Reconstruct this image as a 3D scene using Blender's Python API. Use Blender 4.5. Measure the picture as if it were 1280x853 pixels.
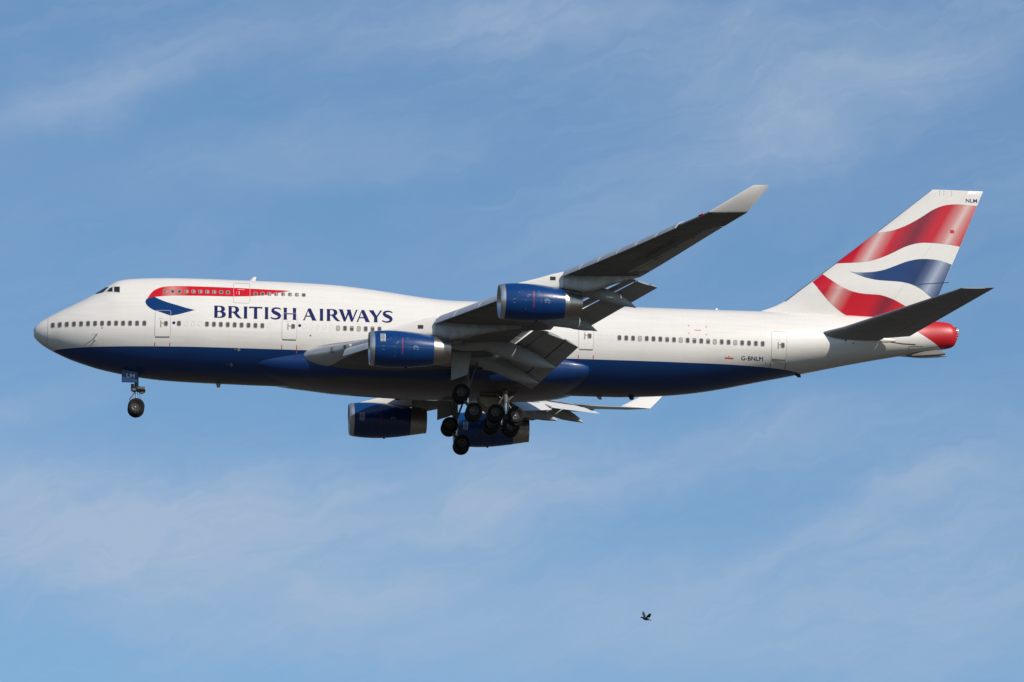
import bpy, bmesh, math, random
from mathutils import Vector, Matrix
from mathutils.geometry import tessellate_polygon

for o in list(bpy.data.objects):
    bpy.data.objects.remove(o)
SC = bpy.context.scene
COL = SC.collection
rad = math.radians

# ------------------------------------------------------------------ camera
# aircraft frame: x aft from the nose, y to starboard (away from the viewer), z up, metres.
CAM_R = Vector((0.99608404, -0.08718103, 0.01469905))
CAM_U = Vector((-0.03444013, -0.22949356, 0.97270066))
CAM_D = Vector((0.08142771, 0.96939784, 0.2315974))
CAM_P = Vector((-3.14810972, -458.50421358, -108.87032012))
EL = math.asin(CAM_D.z)
EYE = Vector((0, 0, 1.7))
WX, WU, WD = Vector((1, 0, 0)), Vector((0, -math.sin(EL), math.cos(EL))), Vector((0, math.cos(EL), math.sin(EL)))
ROT = Matrix([[WX[i]*CAM_R[j] + WU[i]*CAM_U[j] + WD[i]*CAM_D[j] for j in range(3)] for i in range(3)])
A2W = Matrix.Translation(EYE) @ ROT.to_4x4() @ Matrix.Translation(-CAM_P)   # aircraft frame -> world
cam = bpy.data.cameras.new("camera")
cam.sensor_width = 36.0
cam.lens = 224.4877
cam.clip_start = 0.5
cam.clip_end = 60000
camo = bpy.data.objects.new("camera", cam)
COL.objects.link(camo)
camo.location = EYE
camo.rotation_euler = (rad(90) + EL, 0, 0)
SC.camera = camo

# ------------------------------------------------------------------ sun, sky, exposure
SUN_AFT = 38.0      # degrees the sun stands aft of abeam, on the viewer's side
SUN_UP = 37.0       # degrees above the aircraft's level
SUN_STRENGTH = 4.7
SKY_STRENGTH = 0.085
EXPOSURE = 0.0
sd = Vector((math.cos(rad(SUN_UP))*math.sin(rad(SUN_AFT)), -math.cos(rad(SUN_UP))*math.cos(rad(SUN_AFT)), math.sin(rad(SUN_UP))))
sdw = (ROT @ sd).normalized()
sun = bpy.data.lights.new("sun", 'SUN')
sun.energy = SUN_STRENGTH
sun.angle = rad(0.53)
sun.color = (1.0, 0.92, 0.815)
suno = bpy.data.objects.new("sun", sun)
COL.objects.link(suno)
suno.rotation_euler = sdw.to_track_quat('Z', 'Y').to_euler()
suno.location = (0, 0, 400)
SC.view_settings.view_transform = 'Standard'
SC.view_settings.look = 'None'
SC.view_settings.gamma = 1
SC.view_settings.use_curve_mapping = False
SC.view_settings.exposure = EXPOSURE

world = bpy.data.worlds.new("World")
SC.world = world
world.use_nodes = True
wt = world.node_tree
wt.nodes.clear()
class NT:
    """small helper for building node trees"""
    def __init__(s, t): s.t = t
    def n(s, kind, **kw):
        nd = s.t.nodes.new(kind)
        for k, v in kw.items(): setattr(nd, k, v)
        return nd
    def put(s, sock, v):
        if hasattr(v, 'is_output'): s.t.links.new(v, sock)
        elif v is not None: sock.default_value = v
    def m(s, op, a, b=None, c=None):
        nd = s.n('ShaderNodeMath', operation=op)
        s.put(nd.inputs[0], a)
        if b is not None: s.put(nd.inputs[1], b)
        if c is not None: s.put(nd.inputs[2], c)
        return nd.outputs[0]
    def mix(s, f, a, b, blend='MIX'):
        nd = s.n('ShaderNodeMix', data_type='RGBA', blend_type=blend)
        s.put(nd.inputs[0], f); s.put(nd.inputs[6], a); s.put(nd.inputs[7], b)
        return nd.outputs[2]
    def noise(s, vec, scale, detail=4, rough=0.55, dist=0.0):
        nd = s.n('ShaderNodeTexNoise')
        s.put(nd.inputs['Vector'], vec); nd.inputs['Scale'].default_value = scale
        nd.inputs['Detail'].default_value = detail; nd.inputs['Roughness'].default_value = rough
        nd.inputs['Distortion'].default_value = dist
        return nd.outputs['Fac']
    def ramp(s, f, stops, interp='LINEAR'):
        nd = s.n('ShaderNodeValToRGB')
        cr = nd.color_ramp; cr.interpolation = interp
        while len(cr.elements) < len(stops): cr.elements.new(0.5)
        for e, (p, c) in zip(cr.elements, stops):
            e.position = p; e.color = (*c, 1) if len(c) == 3 else c
        s.put(nd.inputs[0], f)
        return nd.outputs[0]
    def maprange(s, v, a, b, c=0.0, d=1.0, smooth=False):
        nd = s.n('ShaderNodeMapRange')
        if smooth: nd.interpolation_type = 'SMOOTHSTEP'
        s.put(nd.inputs[0], v)
        for i, q in enumerate((a, b, c, d)): nd.inputs[i+1].default_value = q
        return nd.outputs[0]
    def vec(s, x, y, z):
        nd = s.n('ShaderNodeCombineXYZ')
        s.put(nd.inputs[0], x); s.put(nd.inputs[1], y); s.put(nd.inputs[2], z)
        return nd.outputs[0]

w = NT(wt)
sky = w.n('ShaderNodeTexSky', sky_type='NISHITA')
sky.sun_disc = False
sky.sun_elevation = math.asin(sdw.z)
sky.sun_rotation = math.atan2(sdw.x, sdw.y)
sky.altitude = 100
sky.air_density = 1.0
sky.dust_density = 0.6
sky.ozone_density = 2.0
tc = w.n('ShaderNodeTexCoord')
sp = w.n('ShaderNodeSeparateXYZ'); wt.links.new(tc.outputs['Generated'], sp.inputs[0])
AZ = w.m('MULTIPLY', w.m('ARCTAN2', sp.outputs[0], sp.outputs[1]), 57.29578)
ELV = w.m('MULTIPLY', w.m('ARCSINE', sp.outputs[2]), 57.29578)
P0 = w.vec(AZ, ELV, 0.0)
warp = w.n('ShaderNodeTexNoise'); wt.links.new(P0, warp.inputs['Vector'])
warp.inputs['Scale'].default_value = 0.9; warp.inputs['Detail'].default_value = 4; warp.inputs['Roughness'].default_value = 0.6
wsep = w.n('ShaderNodeSeparateXYZ'); wt.links.new(warp.outputs['Color'], wsep.inputs[0])
AZW = w.m('ADD', AZ, w.m('MULTIPLY', w.m('SUBTRACT', wsep.outputs[0], 0.5), 1.3))
ELW = w.m('ADD', ELV, w.m('MULTIPLY', w.m('SUBTRACT', wsep.outputs[1], 0.5), 0.8))
# thin cirrus banks: azimuth, elevation, half length, half width (degrees), tilt, density
CIRRUS = [
 (-4.4, 11.85, 2.0, .55, -4, .62), (-2.2, 11.85, 2.0, .42, 9, .42), (-2.9, 11.2, 2.2, .55, -6, .44), (-1.2, 11.3, 1.6, .45, 20, .30), (-4.5, 12.75, 1.0, .18, 12, .22),
 (-.3, 12.05, 1.3, .34, 8, .36), (2.2, 12.40, 2.1, .22, 11, .34), (1.8, 11.1, .6, .10, 22, .26),
 (2.9, 11.7, .9, .15, 24, .34), (4.0, 12.15, .6, .14, 5, .30), (4.2, 11.3, 1.3, .8, 0, .40),
 (-4.0, 15.5, 1.4, .26, 24, .42), (-2.2, 15.05, 1.5, .24, 6, .22), (2.3, 15.2, 1.6, .45, 26, .38),
 (3.6, 15.8, 1.6, .45, 24, .40), (-.5, 16.15, 1.8, .34, 0, .36), (1.0, 16.3, 1.6, .32, 0, .26), (2.0, 16.0, 1.2, .25, 30, .22), (-1.6, 14.9, 1.4, .2, 10, .16),
 (.3, 10.9, 2.0, .5, 8, .36), (2.8, 10.7, 2.0, .5, 4, .36), (-1.3, 14.0, 1.4, .25, 4, .10), (-8.5, 13.5, 3, .7, 12, .4), (8.5, 12.6, 3, .7, 8, .4), (7.6, 16, 2.6, .5, 20, .3), (-8, 17.5, 3, .6, 16, .35), (2, 19, 4, .7, 10, .3)]
acc = None
for (a, e, L, S, t, k) in CIRRUS:
    ct, st = math.cos(rad(t)), math.sin(rad(t))
    da, de = w.m('SUBTRACT', AZW, a), w.m('SUBTRACT', ELW, e)
    u = w.m('DIVIDE', w.m('ADD', w.m('MULTIPLY', da, ct), w.m('MULTIPLY', de, st)), L)
    v = w.m('DIVIDE', w.m('SUBTRACT', w.m('MULTIPLY', de, ct), w.m('MULTIPLY', da, st)), S)
    g = w.m('MULTIPLY', w.m('EXPONENT', w.m('MULTIPLY', w.m('ADD', w.m('MULTIPLY', u, u), w.m('MULTIPLY', v, v)), -0.9)), k)
    acc = g if acc is None else w.m('ADD', acc, g)
# streaky detail, drawn out along the wind
c18, s18 = math.cos(rad(17)), math.sin(rad(17))
SU = w.m('ADD', w.m('MULTIPLY', AZW, c18), w.m('MULTIPLY', ELW, s18))
SV = w.m('SUBTRACT', w.m('MULTIPLY', ELW, c18), w.m('MULTIPLY', AZW, s18))
st1 = w.noise(w.vec(w.m('MULTIPLY', SU, 0.35), SV, 3.0), 1.6, 7, 0.62, 0.6)
st2 = w.noise(w.vec(w.m('MULTIPLY', SU, 0.5), SV, 9.0), 0.55, 5, 0.55, 0.3)
dens = w.m('MULTIPLY', acc, w.m('MULTIPLY_ADD', st1, 1.5, 0.25))
dens = w.m('ADD', dens, w.m('MULTIPLY', w.m('MULTIPLY', w.maprange(st2, 0.40, 0.75), w.maprange(st1, 0.3, 0.7)), 0.22))
# fine fibres combed along the same wind
st3 = w.noise(w.vec(w.m('MULTIPLY', SU, 0.16), SV, 21.0), 5.0, 8, 0.68, 0.9)
dens = w.m('ADD', dens, w.m('MULTIPLY', w.m('MULTIPLY', w.maprange(st3, 0.42, 0.78), w.maprange(st2, 0.3, 0.65)), 0.16))
dens = w.m('MULTIPLY', dens, w.m('MULTIPLY_ADD', st3, 0.7, 0.62))
dens = w.m('MINIMUM', w.m('MULTIPLY', dens, 0.80), 0.8)
SKY_TINT = (0.87, 1.11, 1.26, 1)
CLOUD = (4.7, 5.85, 7.7, 1)
skyc = w.mix(1.0, sky.outputs[0], SKY_TINT, 'MULTIPLY')
final = w.mix(dens, skyc, CLOUD)
bg = w.n('ShaderNodeBackground'); wt.links.new(final, bg.inputs[0]); bg.inputs[1].default_value = SKY_STRENGTH
wo = w.n('ShaderNodeOutputWorld'); wt.links.new(bg.outputs[0], wo.inputs[0])

# ------------------------------------------------------------------ helpers
def pchip(X, Yv):
    n = len(X)
    h = [X[i+1]-X[i] for i in range(n-1)]
    d = [(Yv[i+1]-Yv[i])/h[i] for i in range(n-1)]
    m = [0.0]*n
    m[0], m[-1] = d[0], d[-1]
    for i in range(1, n-1):
        if d[i-1]*d[i] > 0:
            w1, w2 = 2*h[i]+h[i-1], h[i]+2*h[i-1]
            m[i] = (w1+w2)/(w1/d[i-1]+w2/d[i])
    def f(x):
        x = min(max(x, X[0]), X[-1])
        i = 0
        while i < n-2 and x > X[i+1]: i += 1
        t = (x-X[i])/h[i]
        return (2*t**3-3*t**2+1)*Yv[i]+(t**3-2*t**2+t)*h[i]*m[i]+(-2*t**3+3*t**2)*Yv[i+1]+(t**3-t**2)*h[i]*m[i+1]
    return f

def lerp_table(X, Yv):
    def f(x):
        if x <= X[0]:
            return Yv[0]+(x-X[0])*(Yv[1]-Yv[0])/(X[1]-X[0])
        for i in range(len(X)-1):
            if x <= X[i+1] or i == len(X)-2:
                return Yv[i]+(x-X[i])*(Yv[i+1]-Yv[i])/(X[i+1]-X[i])
    return f

BASE = Vector((33, 0, -6.75))
def link(o):
    COL.objects.link(o); return o
def obj(name, bm, mats, parent=None, loc=None, sharp=35, recalc=True):
    if recalc: bmesh.ops.recalc_face_normals(bm, faces=bm.faces)
    me = bpy.data.meshes.new(name)
    bm.to_mesh(me); bm.free()
    for m in (mats if isinstance(mats, (list, tuple)) else [mats]): me.materials.append(m)
    for p in me.polygons: p.use_smooth = True
    if sharp is not None: me.set_sharp_from_angle(angle=rad(sharp))
    o = link(bpy.data.objects.new(name, me))
    if parent is not None: o.parent = parent
    if loc is not None: o.location = loc
    return o
def thing(name, label, cat, group=None):
    o = link(bpy.data.objects.new(name, None))
    o['label'] = label; o['category'] = cat
    if group: o['group'] = group
    return o

def loft(bm, rings, closed=True, cap0=True, cap1=True, mat=0):
    vr = [[bm.verts.new(p) for p in r] for r in rings]
    n = len(rings[0])
    for a, b in zip(vr[:-1], vr[1:]):
        for i in range(n if closed else n-1):
            j = (i+1) % n
            try: bm.faces.new((a[i], a[j], b[j], b[i])).material_index = mat
            except ValueError: pass
    for flag, r in ((cap0, vr[0]), (cap1, vr[-1])):
        if flag and closed:
            c = bm.verts.new(sum((v.co for v in r), Vector())/n)
            for i in range(n):
                bm.faces.new((r[i], r[(i+1) % n], c)).material_index = mat
    return vr
def tube(bm, p, q, r0, r1=None, n=14, mat=0, cap=True):
    p, q = Vector(p), Vector(q)
    r1 = r0 if r1 is None else r1
    d = (q-p).normalized()
    a = d.orthogonal().normalized(); b = d.cross(a)
    R = [[c + (a*math.cos(6.28318*i/n)+b*math.sin(6.28318*i/n))*r for i in range(n)] for c, r in ((p, r0), (q, r1))]
    loft(bm, R, True, cap, cap, mat)
def box(bm, x0, x1, y0, y1, z0, z1, mat=0):
    R = [[(x, y0, z0), (x, y1, z0), (x, y1, z1), (x, y0, z1)] for x in (x0, x1)]
    vr = [[bm.verts.new(p) for p in r] for r in R]
    for i in range(4):
        j = (i+1) % 4
        bm.faces.new((vr[0][i], vr[0][j], vr[1][j], vr[1][i])).material_index = mat
    bm.faces.new(vr[0]).material_index = mat; bm.faces.new(vr[1]).material_index = mat
def slab(bm, poly, thick, mat=0):
    """polygon of 3-D points given a thickness along its normal"""
    P = [Vector(p) for p in poly]
    nrm = Vector()
    for i in range(len(P)):
        a, b = P[i]-P[0], P[(i+1) % len(P)]-P[0]
        nrm += a.cross(b)
    nrm.normalize()
    A = [bm.verts.new(p+nrm*thick/2) for p in P]; Bv = [bm.verts.new(p-nrm*thick/2) for p in P]
    bm.faces.new(A).material_index = mat; bm.faces.new(Bv).material_index = mat
    for i in range(len(P)):
        j = (i+1) % len(P)
        bm.faces.new((A[i], A[j], Bv[j], Bv[i])).material_index = mat
def revolve_x(bm, prof, n=48, mats=None, cx=0.0):
    """profile of (x, r) turned about the x axis"""
    R = [[(x, r*math.cos(6.28318530718*i/n), r*math.sin(6.28318530718*i/n)) for i in range(n)] for x, r in prof]
    vr = [[bm.verts.new(p) for p in r] for r in R]
    for k in range(len(prof)-1):
        for i in range(n):
            j = (i+1) % n
            bm.faces.new((vr[k][i], vr[k][j], vr[k+1][j], vr[k+1][i])).material_index = (mats[k] if mats else 0)
    return vr

def sheet(bm, outer, holes, surf, off=0.008, mat=0, step=(0.5, 0.12)):
    """a painted mark: polygon in (x, z) laid on a surface surf(x, z) -> (point, normal)"""
    loops = [[Vector((p[0], p[1], 0)) for p in L] for L in [outer]+list(holes)]
    pts = [p for L in loops for p in L]
    tb = bmesh.new()
    vs = [tb.verts.new(p) for p in pts]
    for t in tessellate_polygon(loops):
        try: tb.faces.new([vs[i] for i in t])
        except ValueError: pass
    lay_sheet(bm, tb, surf, off, mat, step)
def lay_sheet(bm, tb, surf, off, mat, step):
    xs = [v.co.x for v in tb.verts]; zs = [v.co.y for v in tb.verts]
    for ax, lo, hi, s in ((0, min(xs), max(xs), step[0]), (1, min(zs), max(zs), step[1])):
        k = math.floor(lo/s)+1
        while k*s < hi:
            co = Vector((k*s, 0, 0)) if ax == 0 else Vector((0, k*s, 0))
            no = Vector((1, 0, 0)) if ax == 0 else Vector((0, 1, 0))
            bmesh.ops.bisect_plane(tb, geom=tb.verts[:]+tb.edges[:]+tb.faces[:], dist=1e-5, plane_co=co, plane_no=no)
            k += 1
    vm = {}
    for v in tb.verts:
        p, n = surf(v.co.x, v.co.y)
        vm[v.index if False else v] = bm.verts.new(p+n*off)
    for f in tb.faces:
        fv = [vm[v] for v in f.verts]
        pn = (fv[1].co-fv[0].co).cross(fv[2].co-fv[0].co)
        if pn.y > 0: fv.reverse()          # marks face the viewer's side (port)
        try: bm.faces.new(fv).material_index = mat
        except ValueError: pass
    tb.free()
def rrect(x0, x1, z0, z1, r, k=5, lean=0.0):
    out = []
    for cx, cz, a0 in ((x1-r, z1-r, 0), (x0+r, z1-r, 90), (x0+r, z0+r, 180), (x1-r, z0+r, 270)):
        for i in range(k+1):
            a = rad(a0+90*i/k)
            out.append((cx+r*math.cos(a), cz+r*math.sin(a)))
    return out
def disc(cx, cz, r, k=14):
    return [(cx+r*math.cos(6.28318*i/k), cz+r*math.sin(6.28318*i/k)) for i in range(k)]
def text_bm(body, size=1.0, bold=0.0):
    cu = bpy.data.curves.new("t", 'FONT'); cu.body = body; cu.size = size; cu.offset = bold
    o = link(bpy.data.objects.new("t", cu))
    bpy.context.view_layer.update()
    me = bpy.data.meshes.new_from_object(o)
    tb = bmesh.new(); tb.from_mesh(me)
    bpy.data.objects.remove(o); bpy.data.curves.remove(cu); bpy.data.meshes.remove(me)
    return tb
def place_text(bm, body, a, top, right, surf, off, mat, bold=0.0, step=(0.5, 0.12)):
    """text from its lower left corner a, up to top, along to right (all (x, z))"""
    tb = text_bm(body, 1.0, bold)
    xs = [v.co.x for v in tb.verts]; ys = [v.co.y for v in tb.verts]
    x0, x1, y0, y1 = min(xs), max(xs), min(ys), max(ys)
    for v in tb.verts:
        u, q = (v.co.x-x0)/(x1-x0), (v.co.y-y0)/(y1-y0)
        v.co = Vector((a[0]+u*(right[0]-a[0])+q*(top[0]-a[0]), a[1]+u*(right[1]-a[1])+q*(top[1]-a[1]), 0))
    lay_sheet(bm, tb, surf, off, mat, step)

# ------------------------------------------------------------------ materials
def principled(name):
    m = bpy.data.materials.new(name); m.use_nodes = True
    nt = NT(m.node_tree)
    return m, nt, m.node_tree.nodes['Principled BSDF']
def paint(name, col, rough=0.35, metal=0.0, coat=0.0, dirt=0.12, scale=1.5, spec=0.5, streak=(1, 1, 1), dirtcol=None):
    m, nt, b = principled(name)
    tcn = nt.n('ShaderNodeTexCoord')
    mp = nt.n('ShaderNodeMapping'); m.node_tree.links.new(tcn.outputs['Object'], mp.inputs[0])
    mp.inputs['Scale'].default_value = streak
    f = nt.noise(mp.outputs[0], scale, 6, 0.65)
    f2 = nt.maprange(f, 0.35, 0.75, 0, 1)
    dc = dirtcol or tuple(c*0.45 for c in col)
    c = nt.mix(nt.m('MULTIPLY', f2, dirt), (*col, 1), (*dc, 1))
    nt.put(b.inputs['Base Color'], c)
    nt.put(b.inputs['Roughness'], nt.m('MULTIPLY_ADD', f, 0.16, rough-0.08))
    b.inputs['Metallic'].default_value = metal
    b.inputs['Specular IOR Level'].default_value = spec
    b.inputs['Coat Weight'].default_value = coat
    b.inputs['Coat Roughness'].default_value = 0.08
    return m
WHITE = (0.665, 0.635, 0.595)
NAVY = (0.0006, 0.033, 0.140)
M_white = paint('white paint', WHITE, 0.32, coat=0.25, dirt=0.10)
M_cowl = paint('blue cowling paint', (0.0006, 0.035, 0.150), 0.25, coat=0.25, dirt=0.25, scale=3)
M_navy = paint('navy lettering', (0.006, 0.010, 0.085), 0.35, spec=.2)
M_red = paint('red paint', (0.46, 0.007, 0.015), 0.32, coat=0.15)
M_tick = paint('orange red mark', (0.60, 0.06, 0.04), 0.4)
M_rib = paint('ribbon blue', (0.001, 0.030, 0.125), 0.35, spec=.25)
M_tail = paint('tailplane grey paint', (0.26, 0.26, 0.265), 0.4, dirt=0.4, scale=0.9, streak=(0.5, 2.5, 1))
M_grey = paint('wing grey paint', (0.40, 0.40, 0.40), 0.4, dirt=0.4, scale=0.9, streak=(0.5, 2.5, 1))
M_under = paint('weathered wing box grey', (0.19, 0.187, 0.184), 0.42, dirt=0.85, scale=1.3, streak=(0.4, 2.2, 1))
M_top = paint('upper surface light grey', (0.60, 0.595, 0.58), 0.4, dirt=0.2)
M_skin = paint('polished leading edge skin', (0.60, 0.60, 0.60), 0.32, metal=0.6, dirt=0.3, scale=1.5)
M_lgrey = paint('light grey paint', (0.52, 0.52, 0.51), 0.35, dirt=0.2)
M_fair = paint('fairing grey paint', (0.36, 0.37, 0.375), 0.4, dirt=0.3)
M_alu = paint('bare aluminium', (0.72, 0.71, 0.70), 0.34, metal=0.9, dirt=0.35, scale=2.5)
M_slat = paint('slat aluminium', (0.55, 0.57, 0.60), 0.36, metal=0.35, dirt=0.3, scale=2)
M_noz = paint('heat stained nozzle metal', (0.50, 0.45, 0.40), 0.30, metal=0.95, dirt=0.6, scale=2.2, streak=(3, 1, 1))
M_strut = paint('stained strut metal', (0.42, 0.40, 0.375), 0.45, metal=0.35, dirt=0.8, scale=1.6)
M_gear = paint('gear grey enamel', (0.11, 0.108, 0.105), 0.45, dirt=0.5, scale=4)
M_steel = paint('polished steel', (0.75, 0.74, 0.72), 0.2, metal=1.0, dirt=0.1)
M_tyre = paint('tyre rubber', (0.008, 0.008, 0.009), 0.8, dirt=0.4, scale=5, spec=.25, dirtcol=(0.02, 0.019, 0.018))
M_rim = paint('wheel hub', (0.055, 0.054, 0.052), 0.45, metal=0.2, dirt=0.6, scale=8)
M_hub = paint('bright hub ring', (0.095, 0.092, 0.087), 0.4, metal=0.3, dirt=0.5, scale=8)
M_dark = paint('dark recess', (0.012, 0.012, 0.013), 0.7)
M_seal = paint('grey seam', (0.30, 0.29, 0.28), 0.5)
M_dframe = paint('door surround', (0.46, 0.445, 0.43), 0.4)
M_stencil = paint('cowling stencil paint', (0.13, 0.18, 0.31), 0.5)
M_stripe = paint('dull red stripe', (0.28, 0.012, 0.07), 0.4)
M_fseam = paint('faint seam', (0.56, 0.54, 0.515), 0.5)
M_frame = paint('window surround', (0.30, 0.265, 0.24), 0.4)
M_ledge = paint('door sill', (0.22, 0.20, 0.185), 0.4)
M_cockpit = paint('cockpit glass', (0.018, 0.020, 0.026), 0.1, spec=0.5)
M_blind = paint('window blind', (0.33, 0.305, 0.28), 0.5)
M_glass = paint('dark window pane', (0.080, 0.072, 0.078), 0.2, spec=0.4)
M_bay = paint('bay lining', (0.10, 0.085, 0.065), 0.6, dirt=0.6, scale=3)
M_cone = paint('tail cone red', (0.46, 0.007, 0.015), 0.42, dirt=.2)
M_panel = paint('fuselage bay panel', (0.33, 0.27, 0.19), 0.5, dirt=0.6, scale=3)
M_redlamp = paint('red lamp lens', (0.75, 0.01, 0.03), 0.15)
M_lens = paint('landing lamp lens', (0.75, 0.70, 0.55), 0.12, metal=0.4)
M_wlet = paint('faded wing lettering', (0.10, 0.10, 0.105), 0.5)
M_doorblue = paint('gear door blue', (.005, .034, .115), .35, dirt=.3)

def fuselage_material():
    m, nt, b = principled('fuselage livery')
    L = m.node_tree.links
    tcn = nt.n('ShaderNodeTexCoord')
    s = nt.n('ShaderNodeSeparateXYZ'); L.new(tcn.outputs['Object'], s.inputs[0])
    X, Z = s.outputs[0], s.outputs[2]
    # waterline of the blue belly: a straight line that rises a little towards the tail
    line = nt.m('ADD', nt.m('MULTIPLY_ADD', X, 0.0024, -1.325), nt.m('MULTIPLY', nt.m('MAXIMUM', nt.m('SUBTRACT', X, 48), 0), 0.010))
    below = nt.m('LESS_THAN', Z, line)
    ahead = nt.m('LESS_THAN', X, 57.0)
    blue = nt.m('MULTIPLY', below, ahead)
    # soot and grime: streaks that run aft along the skin, rain marks down the sides
    mp = nt.n('ShaderNodeMapping'); L.new(tcn.outputs['Object'], mp.inputs[0]); mp.inputs['Scale'].default_value = (0.22, 1.0, 3.0)
    n1 = nt.noise(mp.outputs[0], 1.3, 7, 0.65)
    mp2 = nt.n('ShaderNodeMapping'); L.new(tcn.outputs['Object'], mp2.inputs[0]); mp2.inputs['Scale'].default_value = (3.0, 1.0, 0.35)
    n2 = nt.noise(mp2.outputs[0], 1.2, 6, 0.6)
    grime = nt.m('MULTIPLY', nt.maprange(n1, 0.42, 0.75), 0.22)
    grime = nt.m('ADD', grime, nt.m('MULTIPLY', nt.maprange(n2, 0.5, 0.8), 0.07))
    # skin laps and frame joints
    def rule(v, pitch, width, off=0.0):
        fr = nt.m('FRACT', nt.m('DIVIDE', nt.m('ADD', v, off), pitch))
        return nt.m('LESS_THAN', fr, width/pitch)
    joints = nt.m('MAXIMUM', rule(X, 3.05, 0.022, 1.0), nt.m('MAXIMUM', rule(Z, 1.27, 0.020, 10.28), 0.0))
    white = nt.mix(grime, (*WHITE, 1), (0.38, 0.35, 0.31, 1))
    white = nt.mix(nt.m('MULTIPLY', joints, 0.12), white, (0.30, 0.28, 0.26, 1))
    tone = nt.m('LESS_THAN', X, 1.03)
    white = nt.mix(nt.m('MULTIPLY', tone, 0.10), white, (0.5, 0.49, 0.48, 1))
    navy = nt.mix(nt.m('MULTIPLY', n1, 0.3), (*NAVY, 1), (0.008, 0.020, 0.065, 1))
    navy = nt.mix(nt.m('MULTIPLY', joints, 0.5), navy, (0.005, 0.008, 0.02, 1))
    # brown ground reflection painted into the colour along the very bottom
    keel = nt.maprange(nt.m('ADD', Z, nt.m('MULTIPLY', nt.m('SUBTRACT', n1, 0.5), 0.35)), -3.10, -2.75, 1, 0)
    navy = nt.mix(nt.m('MULTIPLY', keel, 0.6), navy, (0.085, 0.070, 0.058, 1))
    nt.put(b.inputs['Base Color'], nt.mix(blue, white, navy))
    nt.put(b.inputs['Roughness'], nt.m('MULTIPLY_ADD', n1, 0.2, 0.22))
    b.inputs['Coat Weight'].default_value = 0.3
    b.inputs['Coat Roughness'].default_value = 0.06
    return m
M_fus = fuselage_material()
def fairing_material():
    m, nt, b = principled('belly fairing livery')
    L = m.node_tree.links
    tcn = nt.n('ShaderNodeTexCoord')
    s = nt.n('ShaderNodeSeparateXYZ'); L.new(tcn.outputs['Object'], s.inputs[0])
    X, Z = s.outputs[0], s.outputs[2]
    mp = nt.n('ShaderNodeMapping'); L.new(tcn.outputs['Object'], mp.inputs[0]); mp.inputs['Scale'].default_value = (0.3, 1.5, 2.0)
    n1 = nt.noise(mp.outputs[0], 1.3, 7, 0.65)
    keel = nt.maprange(nt.m('ADD', Z, nt.m('MULTIPLY', nt.m('SUBTRACT', n1, 0.5), 0.2)), -3.25, -2.95, 1, 0)  # mask for the ground's brown reflection, put into the underside colour
    fr = nt.m('LESS_THAN', nt.m('FRACT', nt.m('DIVIDE', X, 1.6)), 0.016)
    col = nt.mix(nt.m('MULTIPLY', n1, 0.3), (0.0008, 0.032, 0.140, 1), (0.008, 0.018, 0.055, 1))
    kc = nt.mix(nt.maprange(n1, .35, .7), (0.10, 0.083, 0.068, 1), (0.065, 0.055, 0.047, 1))
    col = nt.mix(nt.m('MULTIPLY', keel, 0.9), col, kc)
    col = nt.mix(nt.m('MULTIPLY', fr, 0.35), col, (0.01, 0.01, 0.012, 1))
    nt.put(b.inputs['Base Color'], col)
    nt.put(b.inputs['Roughness'], nt.m('MULTIPLY_ADD', n1, 0.2, 0.24))
    b.inputs['Coat Weight'].default_value = 0.3
    return m
M_belly = fairing_material()
def band(name, base, dark, glint, stops, k, extra=None):
    """airbrushed flag band: bands of tone run along lines x - k z = const"""
    m, nt, b = principled(name)
    tcn = nt.n('ShaderNodeTexCoord')
    s = nt.n('ShaderNodeSeparateXYZ'); m.node_tree.links.new(tcn.outputs['Object'], s.inputs[0])
    q = nt.m('SUBTRACT', s.outputs[0], nt.m('MULTIPLY', s.outputs[2], k))
    lo, hi = stops[0][0], stops[-1][0]
    col = {'b': base, 'd': dark, 'g': glint}
    def cc(t):
        if isinstance(t, str): return col[t]
        a, c, f = t
        return tuple(col[a][i]*(1-f)+col[c][i]*f for i in range(3))
    c = nt.ramp(nt.maprange(q, lo, hi), [((p-lo)/(hi-lo), cc(t)) for p, t in stops])
    nt.put(b.inputs['Base Color'], c)
    nz = nt.noise(tcn.outputs['Object'], 2.0, 5)
    nt.put(b.inputs['Roughness'], nt.m('MULTIPLY_ADD', nz, 0.15, 0.25))
    b.inputs['Coat Weight'].default_value = 0.08
    b.inputs['Specular IOR Level'].default_value = 0.35
    return m

# ------------------------------------------------------------------ the ground below
def ground():
    bm = bmesh.new()
    rings = [0, 400, 1200, 4000, 12000, 40000]
    prev = None
    c = bm.verts.new((0, 0, 0))
    for r in rings[1:]:
        cur = [bm.verts.new((r*math.cos(6.28318*i/64), r*math.sin(6.28318*i/64), 0)) for i in range(64)]
        for i in range(64):
            j = (i+1) % 64
            bm.faces.new((prev[i], prev[j], cur[j], cur[i]) if prev else (c, cur[i], cur[j]))
        prev = cur
    m, nt, b = principled('fields')
    tcn = nt.n('ShaderNodeTexCoord')
    n = nt.noise(tcn.outputs['Object'], 0.004, 6, 0.6)
    n2 = nt.noise(tcn.outputs['Object'], 0.6, 5, 0.6)
    c1 = nt.ramp(n, [(0.3, (0.032, 0.032, 0.024)), (0.5, (0.050, 0.043, 0.036)), (0.7, (0.042, 0.038, 0.029))])
    nt.put(b.inputs['Base Color'], nt.mix(nt.m('MULTIPLY', n2, 0.5), c1, (0.028, 0.025, 0.021, 1)))
    b.inputs['Roughness'].default_value = 0.95
    o = obj('ground', bm, m)
    o['kind'] = 'structure'
    o['label'] = 'open field of short dry grass below the flight path'
ground()

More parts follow.
